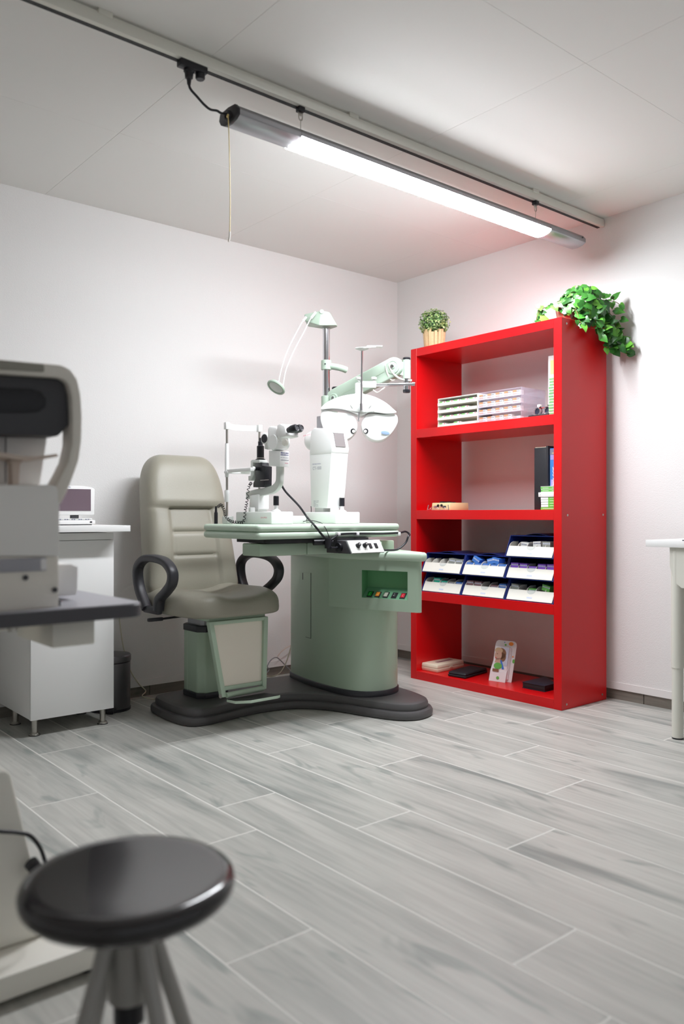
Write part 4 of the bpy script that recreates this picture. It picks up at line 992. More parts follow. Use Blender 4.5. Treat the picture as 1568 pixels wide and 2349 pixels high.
bm = NB(); tube(bm, [(1.915, 3.085, 0.150), (2.11, 3.085, 0.154)], 0.012, 14, 0); obj('hinge_bar', bm, 'green', ff)
bm = NB(); cyl(bm, (1.893, 3.095, 0.148), 0.009, 0.004, (-1, -0.2, 0), 14); obj('hinge_bolt', bm, 'steel', ff)
fo = [(1.915, 3.085), (2.115, 3.085), (2.15, 3.005), (2.13, 2.995), (1.985, 2.995), (1.925, 3.03)]
bm = NB(); prism(bm, fo, 'z', 0.120, 0.132); fpl = obj('foot_plate', bm, 'greenl', ch, bevel=0.003)
bm = NB(); prism(bm, offset_outline(fo, -0.007), 'z', 0.132, 0.1345); obj('tread', bm, 'blackm', fpl)

# ------------------------------------------------------------------ wall counter, drawer cabinet and small monitor at the left
bm = NB(); box(bm, 0.10, 1.612, 3.40, 3.915, 0.872, 0.899); tag(obj('counter_top', bm, 'board', bevel=0.001), 'white counter slab at the left wall above the white cabinet', 'counter')
t = thing('cabinet', 'white cabinet on short steel legs under the counter by the left wall', 'cabinet', (1.39, 3.68, 0))
obj('body', box(NB(), 1.20, 1.568, 3.50, 3.90, 0.077, 0.866), 'board', t, bevel=0.001)
obj('front', box(NB(), 1.20, 1.570, 3.482, 3.4985, 0.075, 0.833), 'board', t, bevel=0.001)
obj('top_rail', box(NB(), 1.20, 1.570, 3.487, 3.4995, 0.835, 0.866), 'board', t, smooth=False)
for x, y in ((1.232, 3.53), (1.538, 3.53), (1.232, 3.775), (1.538, 3.775)):
    bm = NB(); lathe(bm, [(0.022, 0), (0.022, 0.004), (0.0185, 0.006), (0.0185, 0.012), (0.0125, 0.013), (0.0125, 0.077)], (x, y, 0.0), n=22); lg = obj('leg', bm, 'steel', t)
    bm = NB(); lathe(bm, [(0.0235, 0.0001), (0.0235, 0.003)], (x, y, 0), n=22); obj('foot_pad', bm, 'black', lg)
t = thing('monitor', 'small white flat monitor with a dark purple-grey screen on the counter', 'monitor', (1.40, 3.66, 0.899))
bm = NB(); box(bm, 1.275, 1.535, 3.60, 3.74, 0.903, 0.922); box(bm, 1.285, 1.525, 3.61, 3.74, 0.921, 0.93); bs = obj('base', bm, 'board', t, bevel=0.004)
bm = NB(); box(bm, 1.29, 1.52, 3.607, 3.70, 0.899, 0.904); obj('base_foot', bm, 'dkgrey', bs)
bm = NB(); lathe(bm, [(0.006, 0), (0.006, 0.001), (0, 0.0012)], (1.513, 3.60, 0.913), (0, -1, 0), 16, sx=1, sy=.6); obj('power_button', bm, 'black', bs)
bm = NB()
for i in range(22):
    x = 1.285 + i * 0.0108; box(bm, x, x + 0.007, 3.6085, 3.6105, 0.923, 0.9275, 0 if i % 3 else 1)
obj('key_row', bm, ['greytext', 'whiteg'], bs, smooth=False)
bm = NB(); box(bm, 1.425, 1.462, 3.612, 3.63, 0.922, 0.95); obj('hinge', bm, 'dkgrey', bs, bevel=0.004)
bm = NB(); prism(bm, [(1.272, 0.945), (1.532, 0.945), (1.5345, 1.066), (1.515, 1.073), (1.475, 1.078), (1.33, 1.078), (1.29, 1.073), (1.2695, 1.066)], 'y', 3.605, 3.632); cs = obj('screen_housing', bm, 'board', t, bevel=0.005)
bm = NB(); box(bm, 1.288, 1.514, 3.6035, 3.6045, 0.964, 1.063); obj('screen', bm, 'screenp', cs, smooth=False)
lettering('VX', 0.008, 'bluetext', cs, (1.409, 3.6043, 1.068), (1, 0, 0), (0, 0, 1))
cord('wire', 'thin white cord curling on the counter behind the small monitor', [(1.50, 3.72, 0.902), (1.535, 3.70, 0.915), (1.555, 3.66, 0.903), (1.545, 3.63, 0.9015)], 0.0016, 'wirew')

# pedal bin
t = thing('pedal_bin', 'dark gunmetal pedal bin standing behind the white cabinet', 'bin', (1.682, 3.77, 0))
cx, cy = 1.682, 3.77
bm = NB(); lathe(bm, [(0.093, 0.004), (0.095, 0.01), (0.095, 0.232), (0.092, 0.234)], (cx, cy, 0), n=44); bd = obj('body', bm, 'bin', t)
bm = NB(); lathe(bm, [(0.097, 0), (0.097, 0.012), (0.094, 0.013)], (cx, cy, 0), n=44); obj('base_ring', bm, 'black', t)
bm = NB(); lathe(bm, [(0.097, 0.236), (0.098, 0.24), (0.098, 0.262), (0.093, 0.268), (0.05, 0.274), (0, 0.275)], (cx, cy, 0), n=44); obj('lid', bm, 'bin', t)
pd = -VF
bm = NB(); pc = Vector((cx, cy, 0)) + pd * 0.105 + VR * 0.03; hull8(bm, [pc + VR * a_ + pd * b_ + VZ * 0.012 for a_, b_ in ((-.026, -.015), (.026, -.015), (.022, .015), (-.022, .015))], [pc + VR * a_ + pd * b_ + VZ * 0.030 for a_, b_ in ((-.026, -.015), (.026, -.015), (.022, .013), (-.022, .013))])
hull8(bm, [pc + VR * a_ + pd * b_ + VZ * 0.0005 for a_, b_ in ((-.014, -.015), (.014, -.015), (.014, .01), (-.014, .01))], [pc + VR * a_ + pd * b_ + VZ * 0.013 for a_, b_ in ((-.014, -.015), (.014, -.015), (.014, .01), (-.014, .01))]); obj('pedal', bm, 'black', t, bevel=0.003)

# loose cables on the wall and floor
P = [ony(u, v, 3.915) for u, v in ((272, 1395), (276, 1440), (283, 1485), (290, 1508), (300, 1540), (318, 1568), (334, 1585))] + [Vector((1.90, 3.86, 0.012)), Vector((1.99, 3.74, 0.004)), Vector((2.2, 3.75, 0.004)), Vector((2.42, 3.72, 0.006))]
cord('wall_cable', 'thin ivory cable hanging down the left wall behind the pedal bin', P, 0.0028, 'wirew')
P = [Vector((2.42, 3.74, 0.006))] + [ony(u, v, 3.78) for u, v in ((613, 1542), (613, 1528), (622, 1513), (633, 1508), (641, 1513), (654, 1526))] + [Vector((2.79, 3.72, 0.01))]
cord('looped_cable', 'dark and light cable arching in a loop on the floor beside the green column', P, 0.003, 'wireg')
P = [ony(608, 1549, 3.70), ony(622, 1552, 3.70), ony(640, 1545, 3.70), ony(651, 1530, 3.70), ony(660, 1508, 3.70), ony(668, 1480, 3.70), ony(675, 1458, 3.72), ony(682, 1440, 3.74)]
for p in P: p.z = max(p.z, .005)
cord('looped_cable', 'grey cable rising from the floor behind the left side of the green column', P, 0.003, 'wirew')
P = [Vector((2.45, 3.80, 0.005)), Vector((2.52, 3.74, 0.004)), Vector((2.6, 3.72, 0.004)), Vector((2.68, 3.78, 0.004)), Vector((2.8, 3.74, 0.004))]
cord('floor_cable', 'pale cable lying flat on the floor behind the base plate', P, 0.0032, 'wirew')
P = [ony(636, 1506, 3.86), ony(646, 1494, 3.86), ony(660, 1484, 3.87), ony(672, 1479, 3.88), ony(684, 1480, 3.9)]
cord('looped_cable', 'brown-grey cable arching up against the wall left of the green column', P, 0.003, 'brown')

# ------------------------------------------------------------------ lift table with the autorefractor, left foreground
t = thing('lift_table', 'grey instrument table with dark edge band in the left foreground', 'table', (0.40, 1.78, 0))
LT = 0.756
bm = NB(); loft(bm, rrect(-0.12, 0.815, 1.645, 2.05, 0.035), [(0, LT - 0.002), (0, LT)]); tp = obj('table_top', bm, 'tabgrey', t)
bm = NB(); loft(bm, rrect(-0.12, 0.815, 1.645, 2.05, 0.035), [(0, LT - 0.03), (0.002, LT - 0.027), (0.002, LT - 0.004), (0, LT - 0.002)]); obj('edge_band', bm, 'tabedge', t)
bm = NB(); box(bm, 0.640, 0.734, 1.725, 1.95, 0.664, 0.7255); obj('under_box', bm, 'ivory', t, bevel=0.003)
bm = NB(); prism(bm, [(0.42, 0.7255), (0.641, 0.7255), (0.641, 0.705), (0.42, 0.69)], 'y', 1.80, 1.93); obj('under_arm', bm, 'ivory', t, bevel=0.003)
bm = NB(); p = onz(48, 1447, 0.718); cyl(bm, (p.x, 1.70, 0.712), 0.010, 0.014, n=14); obj('bolt', bm, 'steel', t)
bm = NB(); prism(bm, [(0.18, 0.062), (0.625, 0.062), (0.63, 0.075), (0.553, 0.415), (0.543, 0.425), (0.18, 0.425)], 'y', 1.72, 1.86); obj('column_shroud', bm, 'ivory', t, bevel=0.006)
bm = NB(); box(bm, 0.22, 0.44, 1.745, 1.84, 0.42, 0.727); obj('column', bm, 'ivory', t, bevel=0.004)
bm = NB(); box(bm, 0.0, 0.715, 1.615, 1.76, 0.014, 0.0615); box(bm, 0.3, 0.36, 1.6, 2.1, 0.012, 0.06); obj('foot_bar', bm, 'ivory', t, bevel=0.004)
for x in (0.03, 0.685): bm = NB(); cyl(bm, (x, 1.65, 0), 0.02, 0.016, n=18); obj('glide', bm, 'black', t)
for x in (0.33,): bm = NB(); cyl(bm, (x, 2.07, 0), 0.02, 0.016, n=18); obj('glide', bm, 'black', t)
P = [ony(u, v, 1.69) for u, v in ((-40, 1900), (0, 1907), (40, 1910), (70, 1918), (92, 1945), (103, 1975), (109, 1995))] + [ony(108, 2040, 1.70), ony(82, 2100, 1.722)]
cord('power_cable', 'black cable arching in front of the grey column behind the stool', P, 0.0042)
bm = NB(); a_, b_ = ony(70, 1978, 1.69), ony(90, 2004, 1.69); tube(bm, [a_, b_], 0.014, 12, 0); tube(bm, [b_, b_ + (b_ - a_) * .5], 0.008, 10, 0); pl = obj('mains_plug', bm, 'black'); tag(pl, 'black mains plug leaning beside the cable behind the stool', 'plug')

t = thing('autorefractor', 'grey and beige autorefractor with black visor on the foreground table', 'autorefractor', (0.45, 1.76, LT))
YD = 1.68
def fr_(name, pts, y0, y1, m, parent, bevel=0.004, sh=0.0, ang=32):
    bm = NB(); q = [(lambda p: (p.x, p.z))(ony(u, v, YD)) for u, v in pts]
    prism(bm, q, 'y', y0, y1); return obj(name, bm, m, parent, bevel=bevel, ang=ang)
def ext(pts, du=-230): return pts
bs = fr_('base', [(-330, 1392), (-330, 1278), (136, 1275), (137, 1397), (-330, 1434)], YD, 1.90, 'devbeige', t, 0.006)
fr_('front_cover', [(-330, 1276), (-330, 1112), (118, 1112), (130, 1115), (136, 1124), (136, 1276)], YD - .004, 1.90, 'devgrey', t, 0.008)
bm = NB(); a_ = ony(0, 1282, YD); b_ = ony(106, 1309, YD); box(bm, a_.x - .2, b_.x, YD - .0045, YD + 0.01, b_.z, a_.z); hs = obj('handle_recess', bm, 'tabgrey', bs, bevel=0.003)
bm = NB(); a_ = ony(90, 1280, YD); b_ = ony(106, 1308, YD); box(bm, a_.x, b_.x, YD - .0055, YD + 0.01, b_.z, a_.z); obj('handle_edge', bm, 'paper', bs, bevel=0.004)
for u_, v_ in ((58, 1325), (125, 1353)):
    bm = NB(); cyl(bm, ony(u_, v_, YD), 0.0055, 0.003, (0, -1, 0), 16); obj('screw', bm, 'dkgrey', bs)
bm = NB(); box(bm, 0.3, 0.648, 1.70, 1.93, LT, LT + 0.012); obj('feet', bm, 'black', t)
bm = NB(); prism(bm, [(0.50, LT + .010), (0.725, LT + .010), (0.728, LT + 0.075), (0.71, LT + 0.082), (0.50, LT + 0.082)], 'y', 1.80, 1.98); obj('rear_base', bm, 'devgrey', t, bevel=0.005)
body = fr_('measuring_head', [(-330, 980), (143, 980), (140, 1003), (123, 1114), (-330, 1114)], 1.76, 2.0, 'devgrey', t, 0.003)
# visor and arch
fr_('visor', [(-330, 842), (-100, 852), (0, 857), (100, 864), (140, 868), (153, 878), (160, 905), (163, 950), (163, 975), (138, 1000), (0, 996), (-330, 985)], YD + .012, 1.86, 'dkgrey', t, 0.004)
fr_('viewing_window', [(-300, 883), (0, 887), (70, 890), (98, 897), (110, 915), (108, 932), (92, 944), (60, 946), (0, 945), (-300, 942)], YD + .008, YD + .02, 'black', t, 0.002)
AO = [(-330, 795), (-150, 812), (0, 825), (90, 833), (140, 838), (160, 848), (176, 870), (184, 905), (187, 950), (186, 1010), (180, 1055), (166, 1095), (152, 1130), (137, 1158), (128, 1150), (126, 1116), (140, 1090), (155, 1060), (164, 1020), (165, 960), (163, 910), (157, 885), (148, 872), (130, 866), (0, 857), (-330, 842)]
fr_('forehead_arch', AO, YD - .004, YD + .055, 'devbeige', t, 0.004)
fr_('forehead_pad', [(-330, 798), (-100, 820), (0, 827), (98, 837), (99, 854), (0, 849), (-330, 832)], YD - .010, YD, 'devdark', t, 0.003)
fr_('chin_rest', [(-330, 1034), (0, 1038), (50, 1046), (80, 1048), (128, 1041), (130, 1048), (90, 1055), (40, 1054), (0, 1048), (-330, 1044)], YD - .01, YD + .07, 'brown', t, 0.002)
fr_('chin_post', [(30, 1054), (62, 1054), (54, 1064), (51, 1113), (36, 1113), (35, 1064)], YD + .02, YD + .05, 'brown', t, 0.002)
bm = NB(); a_ = ony(12, 1000, 1.76); box(bm, a_.x, a_.x + .0015, 1.758, 1.7605, LT + .26, LT + .38); obj('panel_gap', bm, 'dkgrey', body, smooth=False)

# ------------------------------------------------------------------ stool
t = thing('stool', 'round stool with glossy black seat and painted metal legs in the foreground', 'stool', (0.515, 1.11, 0))
SC = (0.522, 1.106); SZ = 0.428; SR = 0.153
bm = NB()
lathe(bm, [(0, -0.038), (SR * .70, -0.038), (SR * .93, -0.034), (SR * .99, -0.024), (SR, -0.014), (SR * .985, -0.006), (SR * .94, -0.0008), (SR * .88, 0.0008), (SR * .82, 0.0003), (SR * .5, -0.0025), (0, -0.004)], (SC[0], SC[1], SZ), n=72)
obj('seat', bm, 'stool', t, ang=60)
bm = NB(); lathe(bm, [(0.03, 0.25), (0.03, 0.36), (0.06, 0.386), (0.06, 0.392)], (SC[0], SC[1], 0), n=28); obj('hub', bm, 'stoolleg', t)
bm = NB(); cyl(bm, (SC[0], SC[1], 0.215), 0.022, 0.05, n=24); obj('hub_plug', bm, 'black', t)
for k in range(4):
    a_ = R(50.1 + 8 + 90 * k + 40); d_ = Vector((math.cos(a_), math.sin(a_), 0)); c_ = Vector((SC[0], SC[1], 0))
    bm = NB(); tube(bm, [c_ + d_ * 0.028 + VZ * 0.385, c_ + d_ * 0.04 + VZ * 0.33, c_ + d_ * 0.085 + VZ * 0.2, c_ + d_ * 0.15 + VZ * 0.008], 0.0125, 14, 6); lg = obj('leg', bm, 'stoolleg', t)
    bm = NB(); cyl(bm, c_ + d_ * 0.151, 0.0155, 0.014, n=16); obj('foot', bm, 'black', lg)

# ------------------------------------------------------------------ desk at the right edge
t = thing('desk', 'white desk with a round pale metal leg at the right edge of the photo', 'desk', (3.5, 1.3, 0))
obj('desk_top', box(NB(), 3.262, 3.75, 0.5, 1.86, 0.809, 0.838), 'board', t, bevel=0.001)
for yy in (1.735, 0.65):
    bm = NB(); lathe(bm, [(0.0235, 0.006), (0.0235, 0.30), (0.0255, 0.3005), (0.0262, 0.809)], (3.30, yy, 0), n=32); lg = obj('leg', bm, 'track', t)
    bm = NB(); lathe(bm, [(0.023, 0), (0.024, 0.0065)], (3.30, yy, 0), n=28); obj('glide', bm, 'black', lg)
    bm = NB(); prism(bm, [(yy - .12, 0.809), (yy + .022, 0.809), (yy + .022, 0.73), (yy + .01, 0.69), (yy - 0.01, 0.655), (yy - .03, 0.64), (yy - .12, 0.64)], 'x', 3.275, 3.279); obj('bracket', bm, 'track', lg)
    bm = NB(); lathe(bm, [(0.0235, 0.006), (0.0262, 0.809)], (3.70, yy, 0), n=24); obj('leg', bm, 'track', t)
bm = NB(); box(bm, 3.27, 3.33, 1.60, 1.70, 0.838, 0.842); tag(obj('dark_folder', bm, 'navy'), 'dark flat item lying on the white desk at the right edge', 'folder')

# ------------------------------------------------------------------ things on the bookcase shelves
S4, S3, S2, S1 = 1.436, 0.971, 0.508, 0.048
def P_(name, bm, m, parent, **k): return obj(name, bm, m, parent, **k)
# stacked small lens cartons: prototype built at origin, copied
def carton(name, w_, d_, h_, body, stripe, label, cat='box'):
    """front face looks to -x; width along y"""
    r = thing(name, label, cat)
    o = obj('carton', box(NB(), 0, d_, -w_ / 2, w_ / 2, 0, h_), body, r, local=True, smooth=False)
    bm = NB()
    box(bm, -0.0006, 0, -w_ / 2 + w_ * .45, w_ / 2 - 0.001, h_ * .28, h_ * .97)
    obj('colour_stripe', bm, stripe, r, local=True, smooth=False)
    bm = NB()
    rr_ = random.Random(5); y = w_ / 2 - .0015
    while y > -w_ / 2 + 0.003:
        ww = rr_.uniform(.0008, .002); box(bm, -0.0012, -0.0004, y - ww, y, h_ * .42, h_ * rr_.uniform(.58, .74)); y -= ww + rr_.uniform(.0005, .001)
    obj('print', bm, 'greytext', r, local=True, smooth=False)
    return r
M['cgreen'] = mat('carton_green', (0.16, 0.50, 0.10), 0.5); M['corange'] = mat('carton_orange', (0.90, 0.30, 0.06), 0.5)
M['cwhite'] = mat('carton_white', (0.74, 0.74, 0.72), 0.55); M['cviolet'] = mat('carton_violet', (0.30, 0.12, 0.75), 0.5)
M['cblue'] = mat('carton_blue', (0.06, 0.20, 0.62), 0.5); M['cteal'] = mat('carton_teal', (0.03, 0.55, 0.38), 0.5)
M['cgrey'] = mat('carton_grey', (0.30, 0.31, 0.28), 0.5); M['cplum'] = mat('carton_plum', (0.30, 0.16, 0.18), 0.5)
M['clime'] = mat('book_lime', (0.18, 0.58, 0.08), 0.5); M['cred'] = mat('print_red', (0.75, 0.03, 0.06), 0.5)
M['skyb'] = mat('book_blue', (0.05, 0.20, 0.55), 0.4); M['lilac'] = mat('book_lilac', (0.35, 0.30, 0.62), 0.4); M['skin'] = mat('print_skin', (0.62, 0.40, 0.30), 0.6)
M['hair'] = mat('print_hair', (0.25, 0.13, 0.07), 0.6); M['hairl'] = mat('print_hair_light', (0.60, 0.45, 0.28), 0.6); M['pale'] = mat('print_pale_blue', (0.58, 0.62, 0.74), 0.6)

# drawer racks
XR = 3.372
RY = [(3.188, 2.896), (2.893, 2.604)]
white_boxes = []; orange_boxes = []
TH = 0.0415
def rack(name, label, y1, y0, m, group, depth, shell=False):
    r = thing(name, label, 'rack', (XR + depth / 2, (y0 + y1) / 2, S4))
    n = 4; hh_ = 0.162 / n
    bm = NB()
    box(bm, XR, XR + depth, y1 - 0.004, y1, S4, S4 + 0.164); box(bm, XR, XR + depth, y0, y0 + 0.004, S4, S4 + 0.164)
    box(bm, XR, XR + depth, y0 + .004, y1 - .004, S4 + 0.160, S4 + 0.164); box(bm, XR + depth - .003, XR + depth, y0 + .004, y1 - .004, S4, S4 + .160)
    obj('housing', bm, m, r, smooth=False)
    for k in range(n):
        z = S4 + k * 0.0402 + 0.001; bm = NB()
        box(bm, XR - 0.003, XR + depth - .006, y0 + .005, y1 - .005, z, z + 0.0025)
        box(bm, XR - 0.006, XR - 0.0035, y0 + .003, y1 - .003, z, z + 0.016)
        obj('drawer', bm, m, r, smooth=False)
    return r
rack('drawer_rack', 'white four-tier rack of green striped lens boxes on the upper shelf', RY[0][0], RY[0][1], 'ivory', None, 0.12)
rack('drawer_rack', 'clear four-tier rack of orange striped lens boxes on the upper shelf', RY[1][0], RY[1][1], 'clear', None, 0.20)
pg = carton('lens_box', 0.045, 0.03, 0.021, 'cwhite', 'cgreen', '')
po = carton('lens_box', 0.0475, 0.03, 0.0125, 'cwhite', 'corange', '')
bm = NB(); box(bm, -0.0008, 0, -0.022, -0.017, 0.014, 0.020); obj('red_mark', bm, 'cred', pg, local=True, smooth=False)
index_kids()
first = {'g': True, 'o': True}
fill_g = {3: [0, 1, 2, 3, 4], 2: [1, 2, 3], 1: [0, 1, 2, 3, 4], 0: [0, 2]}
TIER = ('bottom', 'second lowest', 'second highest', 'top')
SLOT = ('leftmost', 'second from the left', 'middle', 'second from the right', 'rightmost')
for k in range(3, -1, -1):
    for s in fill_g[k]:
        o = pg if first['g'] else copy_tree(pg); first['g'] = False
        yc = RY[0][0] - 0.004 - 0.0268 - 0.0562 * s
        o.location = (XR - 0.001, yc - .001, S4 + k * 0.0402 + 0.0085 - 0.005)
        tag(o, 'green striped lens box, %s in %s drawer of white rack' % (SLOT[s], TIER[k]), 'box', 'green striped lens boxes in the white rack')
for k in range(3, -1, -1):
    for s in range(5):
        for lv_ in (1, 0):
            if k == 0 and s == 4 and lv_: continue
            o = po if first['o'] else copy_tree(po); first['o'] = False
            yc = RY[1][0] - 0.005 - 0.0275 - 0.0558 * s
            o.location = (XR - 0.001, yc, S4 + k * 0.0402 + 0.004 + lv_ * 0.0132)
            tag(o, 'orange striped lens box, %s, %s row of %s drawer, clear rack' % (SLOT[s].replace(' from the ', ' from '), 'upper' if lv_ else 'lower', TIER[k]), 'box', 'orange striped lens boxes in the clear rack')
# trial frame on a dark tray
bm = NB(); box(bm, 3.40, 3.52, 2.463, 2.585, S4, S4 + 0.016); tag(obj('tray', bm, 'leather', bevel=0.002), 'flat black case under the chrome trial frame on the upper shelf', 'case')
t = thing('trial_frame', 'chrome trial frame resting on the flat black case beside the lens racks', 'trial frame', (3.45, 2.52, S4 + 0.016))
for yy in (2.553, 2.492):
    for xx, zz in ((3.43, 0.024), (3.447, 0.027)):
        bm = NB(); tube(bm, [(xx, yy + .019 * math.cos(a_), S4 + 0.016 + zz - .003 + .019 * math.sin(a_)) for a_ in [2 * PI * i / 16 for i in range(16)]], 0.0024, 6, 2, True)
        rg = obj('lens_ring', bm, 'chrome', t)
    bm = NB(); lathe(bm, [(0.004, 0), (0.0055, 0.002), (0.0055, 0.007), (0, 0.008)], (3.44, yy - .004, S4 + .059), n=12); obj('axis_knob', bm, 'black', t)
    bm = NB(); cyl(bm, (3.438, yy, S4 + .037), 0.017, 0.002, (-1, 0, 0), 20); obj('lens', bm, 'glass', t)
bm = NB(); tube(bm, [(3.436, 2.583, S4 + .03), (3.42, 2.58, S4 + .022), (3.41, 2.55, S4 + .018), (3.412, 2.50, S4 + .018), (3.43, 2.47, S4 + .03)], 0.0022, 6); tube(bm, [(3.44, 2.585, S4 + .052), (3.44, 2.47, S4 + .056)], 0.0035, 8, 0); obj('bridge_bar', bm, 'chrome', t)
bm = NB(); box(bm, 3.43, 3.448, 2.535, 2.553, S4 + .058, S4 + .072); obj('nose_adjuster', bm, 'white', t, bevel=0.003)
# tower of small boxes and the tall white box
pw = carton('lens_box', 0.050, 0.05, 0.0135, 'cwhite', 'cgreen', '')
index_kids()
ORD = ['bottom', 'second from bottom', 'third from bottom', 'fourth from bottom', 'fifth from bottom', 'sixth from bottom', 'middle', 'sixth from top', 'fifth from top', 'fourth from top', 'third from top', 'second from top', 'top']
for k in range(13):
    o = pw if k == 0 else copy_tree(pw)
    o.location = (3.372 + random.uniform(-.002, .002), 2.4135 + random.uniform(-.0025, .0025), S4 + k * 0.0143)
    tag(o, 'flat white and green lens box, %s of the tower on the upper shelf' % ORD[k], 'box', 'tower of flat lens boxes on the upper shelf')
bm = NB(); box(bm, 3.50, 3.56, 2.39, 2.535, S4, S4 + 0.325); tb_ = obj('tall_box', bm, 'cwhite', smooth=False); tag(tb_, 'tall white box with a yellow label behind the tower of lens boxes', 'box')
bm = NB(); box(bm, 3.4985, 3.50, 2.50, 2.520, S4 + .23, S4 + .30); obj('yellow_label', bm, 'yellow', tb_, smooth=False)
bm = NB(); box(bm, 3.4985, 3.50, 2.455, 2.49, S4 + .02, S4 + .32); obj('dark_stripe', bm, 'hair', tb_, smooth=False)

# middle shelf: cream box, trial frame, binder, blue book, stack of green books
t = thing('cream_box', 'cream plastic box with black knobs standing on the middle shelf at left', 'box', (3.42, 3.12, S3))
bm = NB(); hull8(bm, [Vector((x, y, S3)) for x, y in ((3.372, 3.238), (3.372, 3.098), (3.53, 3.098), (3.53, 3.238))], [Vector((x, y, S3 + .042)) for x, y in ((3.375, 3.236), (3.375, 3.10), (3.53, 3.10), (3.53, 3.236))]); cbx = obj('body', bm, 'cream', t, bevel=0.003)
for y, z in ((3.186, .026), (3.160, .027)):
    bm = NB(); lathe(bm, [(0.008, 0), (0.007, 0.005), (0, 0.006)], (3.373, y, S3 + z), (-1, 0, 0), 16); obj('knob', bm, 'black', t)
for y, w_ in ((3.205, .013), (3.140, .013)):
    bm = NB(); box(bm, 3.3715, 3.374, y - w_, y + w_, S3 + .013, S3 + .025); obj('slot', bm, 'cplum' if y > 3.17 else 'dkgrey', t, smooth=False)
for x, y in ((3.42, 3.20), (3.44, 3.165), (3.47, 3.22), (3.49, 3.18)):
    bm = NB(); cyl(bm, (x, y, S3 + .042), 0.014, 0.006 + random.random() * .003, n=18); obj('top_dial', bm, 'black', t)
t = thing('spectacle_frame', 'thin chrome spectacle frame lying in front of the cream box', 'spectacles', (3.355, 3.17, S3))
for y in (3.20, 3.14):
    bm = NB(); tube(bm, [(3.352, y + .026 * math.cos(a_), S3 + 0.0105 + .0085 * math.sin(a_)) for a_ in [2 * PI * i / 14 for i in range(14)]], 0.0011, 6, 2, True); obj('lens_rim', bm, 'chrome', t)
for y, s_ in ((3.250, 1), (3.088, -1)):
    bm = NB(); tube(bm, [(3.352, y, S3 + .002), (3.354, y - s_ * .006, S3 + .03)], 0.0022, 6, 0); tube(bm, [(3.352, y, S3 + .004), (3.352, y - s_ * .025, S3 + .006)], 0.0012, 6, 0); obj('temple', bm, 'chrome', t)
t = thing('binder', 'tall black binder standing upright on the middle shelf', 'binder', (3.48, 2.49, S3))
bm = NB(); box(bm, 3.385, 3.64, 2.463, 2.536, S3, S3 + 0.312); obj('cover', bm, 'leather', t, bevel=0.002)
bm = NB(); box(bm, 3.39, 3.635, 2.467, 2.532, S3 + .312, S3 + .3145); obj('page_block', bm, 'beigebox', t, smooth=False)
bm = NB(); box(bm, 3.383, 3.64, 2.452, 2.4625, S3, S3 + 0.318); obj('cover', bm, 'leather', t, bevel=0.001)
t = thing('textbook', 'thick blue textbook on the middle shelf, spine lettered OPHTHALMOLOGIE', 'book', (3.48, 2.42, S3))
bm = NB(); box(bm, 3.395, 3.60, 2.390, 2.449, S3, S3 + 0.305); bk = obj('cover', bm, 'skyb', t, bevel=0.002)
bm = NB(); box(bm, 3.3942, 3.395, 2.391, 2.448, S3 + .272, S3 + .30); obj('title_band', bm, 'greytext', t, smooth=False)
bm = NB(); box(bm, 3.3942, 3.395, 2.391, 2.445, S3 + .248, S3 + .272); box(bm, 3.3942, 3.395, 2.391, 2.443, S3 + .02, S3 + .15); obj('lilac_band', bm, 'lilac', t, smooth=False)
lettering('OPHTHALMOLOGIE', 0.022, 'paper', bk, (3.3938, 2.416, S3 + 0.025), (0, 0, 1), (0, 1, 0), off=0.0003, bold=0.0006, sx=.95) 
bm = NB(); box(bm, 3.3936, 3.3940, 2.412, 2.436, S3 + .279, S3 + .282); obj('print_line', bm, 'yellow', bk, smooth=False)
z = S3
defs = [(0.013, 'clime', 2.476, 0), (0.0125, 'clime', 2.474, 1), (0.0125, 'clime', 2.474, 1), (0.0125, 'clime', 2.475, 1), (0.0125, 'clime', 2.476, 1)]
names = ['bottom', 'second', 'third', 'fourth', 'fifth']
for i, (h_, m_, yl, wl) in enumerate(defs):
    r = thing('booklet_box', 'lime green flat box, %s from bottom of the stack before the binder' % names[i] if i else 'lime green flat box at the very bottom of the stack before the binder', 'box', (3.38, 2.43, z), group='green flat boxes on the middle shelf')
    obj('cover', box(NB(), 3.358, 3.44, 2.389, yl, z, z + h_ - .001), m_, r, smooth=False)
    if wl: obj('white_label', box(NB(), 3.3573, 3.358, 2.432, yl, z + .0003, z + h_ - .0015), 'paper', r, smooth=False)
    bm = NB(); box(bm, 3.3570, 3.3576, 2.400, 2.422 if wl else 2.465, z + .0045, z + .0065); obj('print', bm, 'ivory', r, smooth=False)
    z += h_
bm = NB(); box(bm, 3.355, 3.44, 2.389, 2.475, z, z + .0255); tag(obj('white_box', bm, 'paper', bevel=.0008), 'plain white box in the middle of the green stack on the middle shelf', 'box')
bm = NB(); box(bm, 3.366, 3.43, 2.476, 2.497, z + .001, z + .0235); o_ = obj('small_carton', bm, 'cwhite', bevel=.0008); tag(o_, 'small white carton sticking out left of the green stack', 'box')
bm = NB(); box(bm, 3.3655, 3.3662, 2.479, 2.488, z + .0115, z + .0135); obj('print_line', bm, 'greytext', o_, smooth=False)
z += .0257
